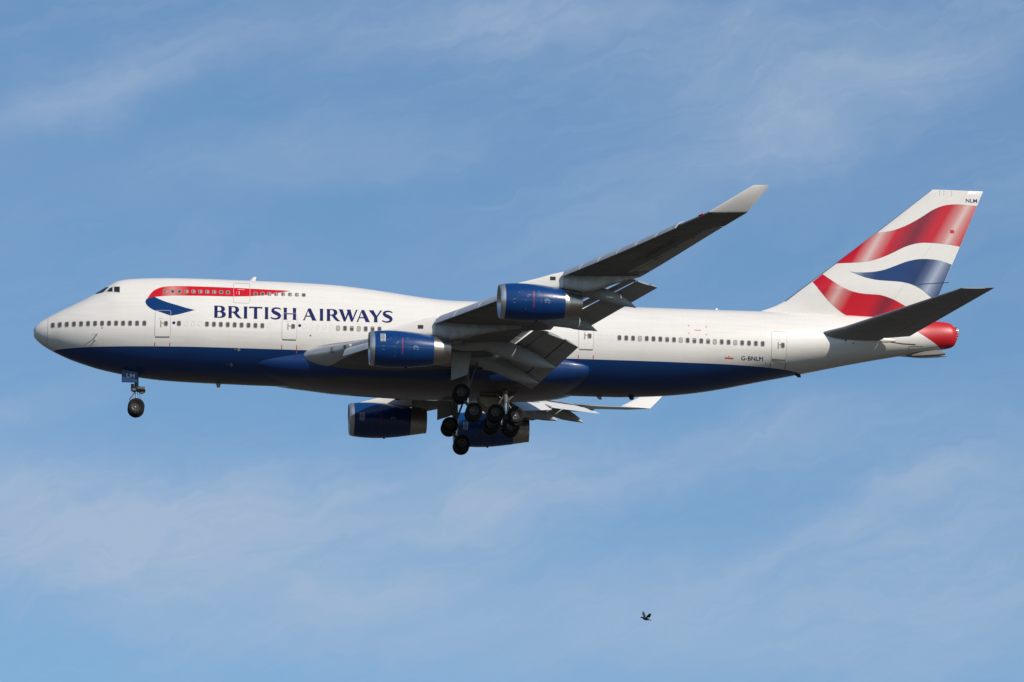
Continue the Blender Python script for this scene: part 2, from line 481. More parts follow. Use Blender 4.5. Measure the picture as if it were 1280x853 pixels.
# ------------------------------------------------------------------ measured outlines, (x, z) in the aircraft frame
MAIN_WINDOWS = [(1.412, 0.369), (1.921, 0.352), (2.43, 0.348), (2.948, 0.341), (3.467, 0.329), (3.976, 0.33), (4.486, 0.327), (4.996, 0.329), (5.506, 0.328), (6.016, 0.329), (6.526, 0.328), (7.036, 0.329), (7.547, 0.331), (8.076, 0.345), (10.602, 0.378), (12.65, 0.378), (13.157, 0.383), (13.664, 0.389), (14.172, 0.394), (14.679, 0.399), (15.187, 0.404), (15.694, 0.41), (16.202, 0.415), (16.71, 0.42), (22.274, 0.439), (22.78, 0.452), (23.285, 0.455), (23.8, 0.464), (24.306, 0.473), (24.811, 0.481), (25.317, 0.489), (43.036, 0.461), (43.541, 0.455), (44.046, 0.45), (44.551, 0.445), (45.057, 0.439), (45.562, 0.434), (46.067, 0.429), (46.573, 0.424), (47.08, 0.42), (47.586, 0.417), (48.094, 0.415), (48.601, 0.413), (49.109, 0.412), (49.617, 0.411), (50.126, 0.41), (50.634, 0.41), (51.144, 0.411), (51.654, 0.413), (52.165, 0.416), (52.677, 0.42), (53.189, 0.424), (53.701, 0.429)]
PLUGS = [(11.114, 0.368), (11.634, 0.378), (12.146, 0.391), (17.205, 0.429), (19.821, 0.447), (20.281, 0.444), (20.767, 0.443), (21.273, 0.442), (21.778, 0.45), (41.573, 0.452), (42.046, 0.47), (42.505, 0.487)]
UPPER_WINDOWS = [(9.587, 3.008), (10.109, 3.021), (10.604, 3.033), (11.117, 3.047), (11.622, 3.061), (12.136, 3.068), (12.641, 3.065), (13.147, 3.076), (13.662, 3.076), (14.168, 3.076), (16.201, 3.052), (16.708, 3.063), (17.214, 3.074), (17.721, 3.085), (18.228, 3.096), (18.735, 3.096), (19.242, 3.097), (19.749, 3.097)]
DOT = [(10.227, 0.431), (19.453, 0.522)]
DOOR1 = [(8.85, 0.358), (10.009, 0.374), (9.409, 1.417), (9.458, -0.623)]
DOOR2 = [(18.151, 0.41), (19.273, 0.452), (18.702, 1.494), (18.734, -0.564)]
DOOR4 = [(40.025, 0.441), (41.144, 0.482), (40.601, 1.53), (40.597, -0.531)]
DOOR5 = [(54.387, 0.33), (55.542, 0.404), (54.977, 1.47), (55.029, -0.592)]
UDOOR = [(14.574, 3.009), (15.799, 3.063), (15.201, 3.968), (15.186, 2.19)]
DWIN = [(9.653, 0.362), (18.968, 0.435), (40.827, 0.486), (55.222, 0.405)]
DHAN = [(9.28, 0.338), (18.592, 0.402), (40.469, 0.473), (54.885, 0.383)]
TICKS = [(8.881, -1.184), (9.984, -1.171), (18.175, -1.115), (19.276, -1.097), (40.029, -1.076), (41.133, -1.081), (54.392, -0.968), (55.548, -0.922)]
RED = [(8.239, 2.325), (8.418, 2.681), (8.689, 3.048), (9.054, 3.292), (9.466, 3.439), (10.016, 3.511), (10.347, 3.533), (11.081, 3.542), (11.724, 3.539), (13.104, 3.538), (14.485, 3.531), (15.866, 3.5), (17.248, 3.469), (18.261, 3.446), (18.768, 3.422), (17.889, 3.218), (17.334, 3.067), (16.78, 2.942), (15.859, 2.824), (14.48, 2.743), (13.101, 2.718), (11.724, 2.693), (10.349, 2.674), (10.203, 2.671), (9.745, 2.638), (9.288, 2.597), (8.941, 2.548), (8.558, 2.457)]
BLUE = [(8.209, 2.346), (8.454, 2.438), (8.757, 2.538), (9.181, 2.312), (9.623, 2.123), (10.064, 1.978), (10.475, 1.853), (11.122, 1.641), (11.744, 1.484), (11.127, 1.287), (10.603, 1.128), (10.079, 1.008), (9.903, 1.018), (9.491, 1.165), (9.079, 1.315), (8.726, 1.441), (8.46, 1.608), (8.252, 1.81), (8.144, 2.001), (8.124, 2.169)]
TITLE = [(13.153, 0.922), (13.142, 1.918), (25.929, 0.988), (25.935, 1.986), (26.295, 1.5)]
REG = [(52.147, -0.817), (52.127, -0.544), (53.795, -0.767), (53.768, -0.493)]
FLAGMARK = [(50.897, -0.719), (51.532, -0.829)]
COCKPIT = [[(5.269, -1.305, 3.028), (5.471, -1.153, 3.309), (5.706, -1.144, 3.452), (5.709, -1.562, 2.971)], [(5.815, -1.218, 3.438), (6.225, -1.373, 3.424), (6.23, -1.751, 2.897), (5.819, -1.614, 2.953)], [(4.571, -0.827, 2.967), (4.841, -0.852, 3.123), (5.146, -0.0, 3.641), (5.472, -0.932, 3.491), (5.359, -1.062, 3.318), (5.088, -1.163, 3.046)]]
PITOT = [(5.005, 0.013), (4.656, -0.462), (4.533, -0.858), (20.247, -0.218), (15.042, -1.387), (14.54, -2.388), (48.706, 1.404)]
RADOME_X = [1.04, 1.05, 1.08]
FIN_RED_TOP = [(62.562, 9.932), (63.174, 9.967), (63.909, 10.145), (64.644, 10.448), (65.38, 10.852), (65.993, 11.251), (66.607, 11.689), (67.221, 12.026), (67.835, 12.237), (68.573, 12.328), (69.31, 12.33), (70.195, 12.3), (68.887, 9.1), (68.2, 9.2), (67.342, 9.256), (66.483, 9.262), (65.87, 9.227), (65.258, 9.079), (64.645, 8.844), (64.033, 8.508), (63.421, 8.185), (62.81, 7.913), (62.198, 7.703), (61.465, 7.551), (60.487, 7.465), (59.533, 7.443)]
FIN_BLUE = [(60.513, 6.791), (61.1, 6.725), (61.955, 6.769), (62.566, 6.866), (63.178, 7.038), (63.911, 7.34), (64.646, 7.667), (65.38, 7.894), (65.993, 7.992), (66.728, 8.006), (67.463, 7.933), (68.259, 7.699), (67.216, 5.186), (66.751, 5.069), (66.42, 5.32), (65.992, 5.641), (65.503, 5.898), (64.891, 6.089), (64.157, 6.174), (63.179, 6.189), (62.445, 6.225), (61.711, 6.36), (61.1, 6.563)]
FIN_RED_LOW = [(58.51, 6.569), (58.804, 6.317), (59.269, 5.972), (59.82, 5.618), (60.431, 5.328), (60.981, 5.186), (61.592, 5.108), (62.202, 5.093), (62.813, 5.077), (63.425, 4.925), (64.036, 4.71), (64.794, 4.313), (64.403, 4.037), (62.45, 3.344), (61.473, 3.222), (60.863, 3.262), (60.192, 3.512), (59.642, 3.866), (59.152, 4.285), (58.663, 4.765), (58.173, 5.371), (57.768, 5.943)]
FIN_PT = [(62.929, 9.921), (61.709, 7.685), (69.31, 12.292), (67.955, 9.191), (65.993, 11.163), (65.258, 9.129), (59.82, 5.555), (59.152, 4.347), (63.425, 4.875), (62.937, 3.797), (67.402, 7.893), (66.359, 5.355), (60.855, 6.754)]
NLM = [(69.31, 12.519), (69.311, 12.796), (70.171, 12.551)]
REDSQ = [(68.116, 10.338), (68.434, 10.087)]
LMDOOR = [(6.64, -3.001), (7.766, -2.961), (7.714, -3.615), (6.658, -3.622)]
LMTXT = [(6.932, -3.265), (6.923, -2.954), (7.528, -3.329)]
WGDOOR = [(30.404, -2.345), (31.807, -2.266), (31.568, -3.771), (31.158, -3.725), (30.392, -4.021)]
WGDOORFAR = [(30.646, -2.629), (31.247, -2.608), (31.569, -3.888), (30.459, -3.987)]
BGDOOR = [(32.92, -3.541), (33.51, -3.369), (34.997, -3.772), (35.012, -4.8), (33.709, -4.784), (32.931, -4.206)]
CANOE0 = [(38.869, -0.004), (39.73, -0.119), (40.419, -0.3), (41.453, -0.585), (42.144, -0.854), (42.634, -1.136)]
CANOE1 = [(36.974, -1.217), (37.724, -1.279), (38.417, -1.343), (39.17, -1.523), (39.749, -1.709), (40.248, -1.957)]
CANOE2 = [(32.651, -1.403), (33.297, -1.62), (34.119, -1.89), (35.587, -2.376), (36.761, -2.753), (37.935, -3.155)]
CANOE3 = [(31.605, -1.719), (32.312, -1.875), (33.316, -2.2), (34.676, -2.754), (35.858, -3.253), (36.922, -3.667)]

# ------------------------------------------------------------------ the airliner
PLANE = thing('airliner', 'white and navy four-engined jumbo jet with flag-striped tail, landing gear and flaps down', 'airliner')
PLANE.matrix_world = A2W @ Matrix.Translation(BASE)
def part(name, bm, mats, loc=None, **k):
    L = -BASE if loc is None else Vector(loc)-BASE
    return obj(name, bm, mats, PLANE, L, **k)
def sub(name, bm, mats, parent, loc=None, **k):
    return obj(name, bm, mats, parent, loc, **k)

W = pchip([0,.08,.3,.7,1.42,1.93,2.95,4.43,6.53,8.05,10,12.65,46,50,53.7,57,60,63,66,68.2,68.7],[0.02,.3,.55,.83,1.2,1.46,1.85,2.28,2.68,2.88,3.08,3.24,3.25,3.15,2.9,2.5,2.02,1.5,.98,.72,.34])
ZC = pchip([0,2,5,9,45,50,55,60,65,68.7],[.1,.05,0,0,0,.1,.5,1.1,1.8,2.3])
PU = pchip([0,3,7,20,32,69],[2,1.95,1.55,1.5,2,2])
ZT = pchip([0,.05,.15,.3,.6,1,1.5,2,3,4,5,5.5,6,6.5,7,8,9,10,12,17,20,22,24,26,28,30,31,35,40,45,50,54,58,62,66,68,68.7],
 [.12,.37,.53,.69,.945,1.19,1.483,1.757,2.291,2.85,3.483,3.835,4.108,4.25,4.329,4.411,4.463,4.505,4.53,4.514,4.473,4.404,4.235,4.005,3.746,3.54,3.505,3.50,3.50,3.49,3.50,3.52,3.50,3.44,3.32,3.18,2.6])
ZB = pchip([0,.05,.15,.3,.6,1,1.5,2,3,4,5,6,7,8,9,10,12,14,17,43,45,47,49,51,53,54,56,58,60,62,64,66,67.5,68.1,68.4,68.6,68.7],
 [.08,-.21,-.37,-.535,-.790,-1.052,-1.309,-1.546,-1.941,-2.254,-2.52,-2.72,-2.89,-3.03,-3.127,-3.19,-3.249,-3.28,-3.31,-3.27,-3.17,-3.02,-2.76,-2.385,-1.932,-1.70,-1.26,-.80,-.34,.09,.49,.86,1.15,1.28,1.45,1.8,2.2])
def hull_y(x, z):
    w, zc, p, zt, zb = W(x), ZC(x), PU(x), ZT(x), ZB(x)
    if z >= zc:
        t = min(1, (z-zc)/(zt-zc)); return -w*math.sqrt(max(0, 1-t**p))
    t = min(1, (zc-z)/(zc-zb)); return -w*math.sqrt(max(0, 1-t*t))
def hull(x, z):
    e = 0.02
    p = Vector((x, hull_y(x, z), z))
    dx = Vector((2*e, hull_y(x+e, z)-hull_y(x-e, z), 0))
    dz = Vector((0, hull_y(x, z+e)-hull_y(x, z-e), 2*e))
    n = dx.cross(dz)
    if n.y > 0: n = -n
    return p, n.normalized()

def hull_ring(x, n=44):
    w, zc, p, zt, zb = W(x), ZC(x), PU(x), ZT(x), ZB(x)
    L = []
    for i in range(n+1):
        a = math.pi/2*(1-i/n)
        L.append((-w*math.cos(a), zc-math.sin(a)*(zc-zb)))
    for i in range(1, n+1):
        t = 1-(1-i/n)**2
        L.append((-w*math.sqrt(max(0, 1-t**p)), zc+t*(zt-zc)))
    port = [Vector((x, y, z)) for y, z in L]
    star = [Vector((x, -y, z)) for y, z in L[1:-1]][::-1]
    return port+star
xs = [.001,.006,.02,.05,.09,.15,.22,.3,.42,.55,.7,.86]
x = 1.04
while x < 68.5:
    xs.append(x); x += 0.2 if x < 13 or x > 44 else 0.35
xs += [68.5, 68.62, 68.7]
bm = bmesh.new()
loft(bm, [hull_ring(x) for x in xs])
CONE_P, CONE_N = Vector((65.94, 0, 1.96)), Vector((1, 0, 1.77)).normalized()
bc = bm.copy()
bmesh.ops.bisect_plane(bm, geom=bm.verts[:]+bm.edges[:]+bm.faces[:], plane_co=CONE_P, plane_no=CONE_N, clear_outer=True)
bmesh.ops.bisect_plane(bc, geom=bc.verts[:]+bc.edges[:]+bc.faces[:], plane_co=CONE_P+CONE_N*0.012, plane_no=CONE_N, clear_inner=True)
FUS = part('fuselage', bm, M_fus, sharp=60)
CONE = part('tail_cone', bc, M_cone, sharp=60)
bm = bmesh.new()
R = []
for xx, r in ((68.45, .40), (68.71, .36), (68.71, .31), (68.5, .30)):
    R.append([Vector((xx, r*math.cos(6.28318*i/20), 2.45+r*1.1*math.sin(6.28318*i/20))) for i in range(20)])
loft(bm, R, cap0=False, cap1=True)
for k in range(5):
    z = 1.98+.17*k
    box(bm, 68.50, 68.70, -.42, -.38, z, z+.06)
sub('exhaust_outlet', bm, M_noz, CONE)
bm = bmesh.new()     # scoop door below the tail cone
R = []
for xx, zt_, zb_, h in ((64.8, .70, .58, .02), (65.3, .70, .50, .26), (66.2, .90, .57, .32), (67.1, 1.05, .66, .30), (67.75, .86, .75, .22)):
    R.append([(xx, -h, zt_), (xx, -h*.9, zb_+.05), (xx, 0, zb_), (xx, h*.9, zb_+.05), (xx, h, zt_)])
loft(bm, R)
part('tail_scoop', bm, M_ledge)

# ---- marks on the port side
def decal(name, polys, mat, parent=None, surf=hull, off=0.010, step=(0.4, 0.12), label=None):
    bm = bmesh.new()
    for P in polys:
        if isinstance(P, tuple): sheet(bm, P[0], P[1], surf, off, 0, step)
        else: sheet(bm, P, [], surf, off, 0, step)
    o = obj(name, bm, mat, parent or FUS, sharp=None, recalc=False)
    if label: o['label'] = label
    return o
def decals(name, polys, mat, **k):
    for P in polys: decal(name, [P], mat, **k)
def smooth_poly(P, n=3, corners=()):
    """Catmull-Rom through the points, straight at the named corners"""
    out = []
    N = len(P)
    for i in range(N):
        p0, p1, p2, p3 = P[i-1], P[i], P[(i+1) % N], P[(i+2) % N]
        if i in corners: p0 = p1
        if (i+1) % N in corners: p3 = p2
        for k in range(n):
            t = k/n
            out.append(tuple(0.5*(2*p1[j]+(p2[j]-p0[j])*t+(2*p0[j]-5*p1[j]+4*p2[j]-p3[j])*t*t+(3*p1[j]-p0[j]-3*p2[j]+p3[j])*t**3) for j in (0, 1)))
    return out
RIB_RED = band('ribbon red', (0.47, 0.006, 0.014), (0.30, 0.006, 0.02), (0.70, 0.55, 0.50),
    [(7.9, 'b'), (8.9, 'b'), (9.45, ('b', 'g', .26)), (9.75, ('b', 'g', .36)), (10.05, ('b', 'g', .22)), (10.9, 'b'), (19, 'b')], 0.12)
decal('ribbon_emblem', [smooth_poly(RED, 3, (0, 14, 15))], RIB_RED, label='red upper stroke of the ribbon emblem on the nose')
decal('ribbon_emblem', [smooth_poly(BLUE, 3, (0, 2, 8, 12))], M_rib, label='blue lower stroke of the ribbon emblem on the nose')

# serif capitals of the title
def stroke(path, th):
    L, Rr = [], []
    n = len(path)
    for i in range(n):
        a, b = Vector(path[max(0, i-1)]), Vector(path[min(n-1, i+1)])
        d = (b-a).normalized(); nn = Vector((-d.y, d.x))
        L.append(tuple(Vector(path[i])+nn*th[i]/2)); Rr.append(tuple(Vector(path[i])-nn*th[i]/2))
    return L+Rr[::-1]
STEM = [(0,0),(.31,0),(.285,.12),(.28,.5),(.285,.88),(.31,1),(0,1),(.025,.88),(.03,.5),(.025,.12)]
S_PATH = [(.80,.84),(.67,.92),(.48,.955),(.30,.92),(.19,.83),(.18,.70),(.28,.60),(.46,.51),(.62,.42),(.70,.29),(.66,.16),(.52,.075),(.34,.045),(.16,.08),(.02,.16)]
S_TH = [.07,.11,.12,.15,.20,.24,.28,.29,.28,.25,.20,.15,.12,.11,.07]
GLYPH = {
 'B': ([(0,0),(.52,0),(.72,.02),(.88,.09),(.96,.19),(.98,.28),(.95,.39),(.86,.47),(.74,.52),(.84,.58),(.89,.66),(.90,.75),(.87,.86),(.78,.94),(.64,.99),(.5,1),(0,1),(.025,.88),(.025,.12)],
       [[(.29,.56),(.46,.56),(.55,.60),(.60,.67),(.60,.79),(.55,.87),(.46,.92),(.29,.92)],[(.29,.08),(.46,.08),(.58,.12),(.66,.20),(.66,.31),(.60,.41),(.49,.47),(.29,.47)]]),
 'R': ([(0,0),(.31,0),(.285,.12),(.28,.46),(.40,.46),(.50,.36),(.66,.15),(.78,.05),(.92,0),(1.14,0),(1.12,.03),(1.0,.10),(.88,.24),(.70,.46),(.82,.53),(.88,.63),(.88,.77),(.83,.88),(.72,.96),(.58,.995),(.45,1),(0,1),(.025,.88),(.025,.12)],
       [[(.28,.54),(.42,.54),(.53,.58),(.59,.67),(.59,.79),(.53,.88),(.43,.92),(.28,.92)]]),
 'I': (STEM, []),
 'T': ([(.40,0),(.72,0),(.695,.12),(.69,.885),(.95,.885),(1.09,.85),(1.12,.87),(1.10,1),(.02,1),(0,.87),(.03,.86),(.17,.885),(.43,.885),(.425,.12)], []),
 'S': (stroke(S_PATH, S_TH), []),
 'H': ([(0,0),(.31,0),(.285,.12),(.28,.45),(.79,.45),(.785,.12),(.76,0),(1.07,0),(1.045,.12),(1.045,.88),(1.07,1),(.76,1),(.785,.88),(.79,.56),(.28,.56),(.285,.88),(.31,1),(0,1),(.025,.88),(.025,.12)], []),
 'A': ([(0,0),(.17,0),(.19,.07),(.27,.30),(.66,.30),(.75,.10),(.76,0),(1.15,0),(1.08,.10),(.66,1),(.46,1),(.09,.11)], [[(.31,.39),(.62,.39),(.45,.80)]]),
 'W': ([(0,1),(.37,1),(.36,.92),(.56,.30),(.74,.82),(.69,.93),(.67,1),(1.02,1),(1.00,.92),(1.17,.30),(1.41,.92),(1.42,1),(1.58,1),(1.54,.92),(1.16,0),(1.02,0),(.81,.60),(.57,0),(.43,0),(.06,.92)], []),
 'Y': ([(.40,0),(.72,0),(.695,.12),(.69,.42),(1.02,.90),(1.10,1),(.90,1),(.89,.93),(.63,.54),(.40,.93),(.40,1),(0,1),(.06,.90),(.42,.42),(.42,.12)], [])}
U0 = [('B',0),('R',1.173),('I',2.44),('T',2.864),('I',4.17),('S',4.635),('H',5.716),('A',7.31),('I',8.704),('R',9.284),('W',10.27),('A',11.72),('Y',12.78),('S',13.84)]
UMAX = 14.716
def title_xz(u, v):
    f = u/UMAX
    return (13.153+f*(26.27-13.153), 0.915+0.075*f+v*0.985)
polys = []
for g, u0 in U0:
    o_, h_ = GLYPH[g]
    kx = 1.10 if g == 'S' else 1.0
    if g == 'S': o_ = [(u*kx, v) for u, v in o_]
    polys.append(([title_xz(u0+u, v) for u, v in o_], [[title_xz(u0+u, v) for u, v in hh] for hh in h_]))
decal('title_lettering', polys, M_navy, off=0.014)
bm = bmesh.new()
place_text(bm, 'G-BNLM', REG[0], REG[1], REG[2], hull, 0.012, 0, bold=0.0)
obj('registration_lettering', bm, M_navy, FUS, sharp=None, recalc=False)

# ---- windows
def window_mesh(x, z, w_, h_, frame, pane_off=0.016):
    bm = bmesh.new()
    sheet(bm, rrect(x-w_/2-frame, x+w_/2+frame, z-h_/2-frame, z+h_/2+frame, (w_+2*frame)*.34), [rrect(x-w_/2, x+w_/2, z-h_/2, z+h_/2, w_*.32)], hull, 0.018, 1, (.5, .2))
    sheet(bm, rrect(x-w_/2, x+w_/2, z-h_/2, z+h_/2, w_*.32), [], hull, 0.0135, 0, (.5, .2))
    return bm
PALE_MAIN = {28-4, 27, 35-1, 40, 45, 48}
random.seed(4)
for i, (x, z) in enumerate(MAIN_WINDOWS):
    z = 0.40+(z-.40)*.5 if x < 45 else z
    pale = i in (24, 27, 34, 40, 45, 48)
    bmw = window_mesh(x, z, .22, .33, .042)
    if not pale and i > 24 and random.random() < .22:       # blind part drawn
        d = random.choice((.2, .3))
        sheet(bmw, rrect(x-.09, x+.09, z+.14-.28*d, z+.14, .03), [], hull, 0.0155, 2, (.5, .2))
    obj('passenger_window', bmw, [M_blind if pale else M_glass, M_frame, M_blind], FUS, sharp=None, recalc=False)
for i, (x, z) in enumerate(UPPER_WINDOWS):
    pale = i in (3, 4, 5, 6, 7, 12, 13, 16)
    half = i in (0, 14, 15)
    bmw = window_mesh(x, z, .215, .235, .045)
    if pale or half:
        sheet(bmw, rrect(x-.02 if half else x-.035, x+.095, z-.095, z+.06 if half else z+.085, .03), [], hull, 0.0155, 2, (.5, .2))
    obj('passenger_window', bmw, [M_glass, M_frame, M_blind], FUS, sharp=None, recalc=False)
for P in COCKPIT:
    bmw = bmesh.new()
    Q = [(p[0], p[2]) for p in P]
    cx, cz = sum(q[0] for q in Q)/len(Q), sum(q[1] for q in Q)/len(Q)
    if len(Q) == 4:
        big = [(cx+(q[0]-cx)*1.16, cz+(q[1]-cz)*1.16) for q in Q]
        sheet(bmw, big, [Q], hull, 0.012, 1, (.15, .1)); sheet(bmw, Q, [], hull, 0.006, 0, (.15, .1))
        obj('cockpit_window', bmw, [M_cockpit, M_fseam], FUS, sharp=None, recalc=False)
# the two windscreens meet on the centreline: laid on the nose, port and starboard
def nose_pt(x, a):
    """hull point at station x, a = height fraction from crown (0) down the port side"""
    z = ZT(x)-a*(ZT(x)-ZC(x))
    return hull(x, z)
bmw = bmesh.new()
for s in (1, -1):
    for a0, a1 in ((.002, .14),):
        grid = []
        for i in range(9):
            f = i/8
            row = []
            for j in range(7):
                g = a0+(a1-a0)*j/6
                t = g/a1
                xb = 4.45+.60*t**2.6; xt = 5.20+.24*t*t
                p, n = nose_pt(xb+(xt-xb)*f, g*(1-.39*f))
                p = p+n*0.012
                row.append(bmw.verts.new((p.x, p.y*s - .02*s, p.z)))
            grid.append(row)
        for i in range(8):
            for j in range(6):
                bmw.faces.new((grid[i][j], grid[i][j+1], grid[i+1][j+1], grid[i+1][j]))
obj('cockpit_window', bmw, M_cockpit, FUS, sharp=None)['label'] = 'split windscreen across the nose'

# ---- doors
def door(D, win, han, upper=False, ledge=True):
    (xl, zm), (xr, _), (_, zt_), (_, zb_) = D
    bm = bmesh.new()
    o_ = rrect(xl, xr, zb_, zt_, .16); t = .026
    i_ = rrect(xl+t, xr-t, zb_+t, zt_-t, .13)
    sheet(bm, o_, [i_], hull, 0.020, 1, (.5, .12))
    sheet(bm, i_, [], hull, 0.006 if upper else 0.008, 0, (.5, .12)) if not upper else None
    if ledge: sheet(bm, rrect(xl+.06, xr-.06, zb_-.05, zb_+.03, .02), [], hull, 0.026, 2, (.5, .12))
    d = obj('door', bm, [M_white, M_dframe, M_ledge], PLANE, -BASE, sharp=None, recalc=False)
    if win:
        b2 = window_mesh(win[0], win[1], .22, .32, .04)
        for v in b2.verts: v.co.y -= .014
        obj('door_window', b2, [M_glass, M_frame], d, sharp=None, recalc=False)
    b3 = bmesh.new()
    hx, hz = han
    if upper:
        sheet(b3, rrect(hx-.02, hx+.02, hz-.17, hz+.17, .015), [], hull, .022, 0)
        for k in range(3): sheet(b3, rrect(hx-.22+.03*k, hx-.19+.03*k, hz-.1+.09*k, hz-.06+.09*k, .01), [], hull, .022, 0)
        sheet(b3, rrect(hx-.1, hx+.4, hz+.3, hz+.33, .01), [], hull, .022, 0)
    else:
        sheet(b3, rrect(hx-.045, hx+.045, hz-.26, hz+.26, .03), [], hull, .022, 0)
        sheet(b3, rrect(hx+.045, hx+.19, hz+.02, hz+.09, .02), [], hull, .022, 0)
        sheet(b3, rrect(hx-.12, hx+.18, hz+.40, hz+.45, .02), [], hull, .022, 1)
    obj('door_handle', b3, [M_white if upper else M_panel, M_fseam], d, sharp=None, recalc=False)
    return d
door(DOOR1, DWIN[0], DHAN[0]); door(DOOR2, DWIN[1], DHAN[1]); door(DOOR4, DWIN[2], DHAN[2]); door(DOOR5, DWIN[3], DHAN[3])
door([(14.574, 3.0), (15.799, 3.0), (15.2, 4.02), (15.2, 2.19)], None, (14.98, 3.06), True, False)['label'] = 'upper deck door across the red ribbon'

decals('door_marking', [rrect(x-.028, x+.028, z-.17-(.24 if i == 3 else 0), z+.14, .012) for i, (x, z) in enumerate(TICKS)], M_tick)
decals('service_marking', [rrect(FLAGMARK[0][0], FLAGMARK[1][0], -.80, -.70, .01), disc(51.2, -.63, .04), disc(48.2, 1.62, .05), disc(49.5, 1.56, .05), disc(48.2, 1.0, .05), disc(49.5, .93, .05), rrect(48.6, 49.1, 1.24, 1.29, .02)], M_tick)
decals('roundel', [disc(x, z, .115) for x, z in DOT], M_navy)
decals('window_plug', [(rrect(x-.135, x+.135, z-.19, z+.19, .11), [rrect(x-.115, x+.115, z-.17, z+.17, .095)]) for x, z in PLUGS], paint('plug seam', (.60, .575, .55), .4), off=.009)
decals('sensor_port', [disc(5.0, .01, .05), disc(20.25, -.22, .055), disc(60.0, 1.1, .07), disc(60.6, .95, .05), disc(54.0, -.9, .03)], M_dark)
decals('drain_port', [(disc(15.04, -1.39, .10), [disc(15.04, -1.39, .045)]), (disc(14.54, -2.39, .10), [disc(14.54, -2.39, .045)]), rrect(14.7, 14.86, -1.40, -1.37, .01), rrect(14.2, 14.32, -2.4, -2.37, .01)], M_seal)
# seams drawn on the skin
def seam(pts, wd, mat, name='panel_seam', surf=hull, off=.009, parent=None):
    polys = []
    for a, b in zip(pts[:-1], pts[1:]):
        d = Vector((b[0]-a[0], b[1]-a[1])).normalized(); n = Vector((-d.y, d.x))*wd/2
        polys.append([(a[0]+n.x, a[1]+n.y), (b[0]+n.x, b[1]+n.y), (b[0]-n.x, b[1]-n.y), (a[0]-n.x, a[1]-n.y)])
    return decal(name, polys, mat, parent, surf, off, (.2, .1))
seam([(1.05, z) for z in [1.15-.1*i for i in range(0, 22)]], .020, M_seal, 'radome_seam')
seam([(63.05, 1.28), (64.35, 1.22), (65.4, 1.25)], .06, M_dark, 'tailplane_cutout_seam')
seam([(64.9, 1.1), (64.92, .75)], .03, M_seal); seam([(64.9, 1.1), (66.0, 1.2)], .03, M_seal)
# pitot probes and blade aerials
for (x0, z0) in ((4.65, -.44), (4.53, -.84)):
    bm = bmesh.new()
    p, n = hull(x0, z0)
    tube(bm, p, p+n*.22, .045, .03); tube(bm, p+n*.20+Vector((.12, 0, .03)), p+n*.20+Vector((-.36, 0, -.07)), .025, .014)
    obj('pitot_probe', bm, M_alu, FUS)
def blade(name, x, z, h, c, sweep, mat, lean=0.0):
    bm = bmesh.new()
    sgn = 1 if h > 0 else -1
    R = []
    for f in (0, .5, 1):
        cc = c*(1-.5*f); xo = x+sweep*f
        R.append([(xo, lean*f, z+h*f), (xo+cc*.4, .04+lean*f, z+h*f), (xo+cc, lean*f, z+h*f), (xo+cc*.4, -.04+lean*f, z+h*f)])
    loft(bm, R)
    return obj(name, bm, mat, FUS, sharp=20)
blade('aerial', 15.75, 4.46, .40, .45, .35, M_white)
blade('aerial', 50.45, 3.45, .26, .3, .06, M_white)
blade('aerial', 13.5, -3.25, -.38, .42, .12, M_frame)
blade('aerial', 41.6, -3.25, -.30, .45, .28, M_ledge)
blade('aerial', 44.0, -3.18, -.32, .5, .20, M_dark)
blade('aerial', 20.6, -3.3, -.14, .3, .06, M_dark)
blade('aerial', 56.4, -1.1, -.25, .5, .3, M_dark)
blade('aerial', 4.0, 2.82, .06, .14, .02, M_dark)

# ------------------------------------------------------------------ wing-to-body fairing
def fairing_ring(x, hw, zb, ztop, n=2.7, K=22):
    zm = -1.75
    L = []
    for i in range(K+1):
        a = math.pi*i/K - math.pi/2
        c, s = math.cos(a), math.sin(a)
        y = -hw*abs(c)**(2/n)*(1 if c > 0 else 0)
        z = zm + (abs(s)**(2/n))*((ztop-zm) if s > 0 else -(zm-zb))
        L.append((y, z))
    return [Vector((x, y, z)) for y, z in L]+[Vector((x, -y, z)) for y, z in L[1:-1]][::-1]
BF_X = [15.8, 17.2, 19.0, 20.5, 22.4, 25, 27, 29.5, 33, 35.8, 37.4, 38.6, 39.4, 40.0, 40.5, 40.85, 41.0]
BF_H = pchip(BF_X, [2.40, 2.62, 2.84, 3.04, 3.25, 3.36, 3.40, 3.42, 3.44, 3.45, 3.44, 3.40, 3.33, 3.2, 3.0, 2.75, 2.5])
BF_B = pchip(BF_X, [-2.6, -3.05, -3.30, -3.43, -3.60, -3.70, -3.76, -3.80, -3.80, -3.70, -3.58, -3.42, -3.25, -3.05, -2.8, -2.5, -2.3])
BF_T = pchip(BF_X, [-1.6, -1.35, -1.15, -.9, -.7, -.6, -.6, -.6, -.6, -.7, -.85, -1.0, -1.15, -1.3, -1.45, -1.6, -1.75])
bm = bmesh.new()
R = []
x = 15.8
while x < 41.0:
    R.append(fairing_ring(x, BF_H(x), BF_B(x), BF_T(x))); x += .3 if x < 38 else .15
loft(bm, R)
BELLY = part('belly_fairing', bm, M_belly, sharp=50)
bm = bmesh.new()
for a, b in ((33.0, 33.6), (34.05, 35.0)): box(bm, a, b, -1.55, -.2, -3.84, -3.6)
for a, b in ((-1.55, -1.2), (-.6, -.2)): box(bm, 33.6, 34.05, a, b, -3.84, -3.6)
box(bm, 33.6, 34.05, -1.2, -.6, -3.82, -3.6, 1)
sub('gear_bay_frame', bm, [M_bay, M_dark], BELLY)

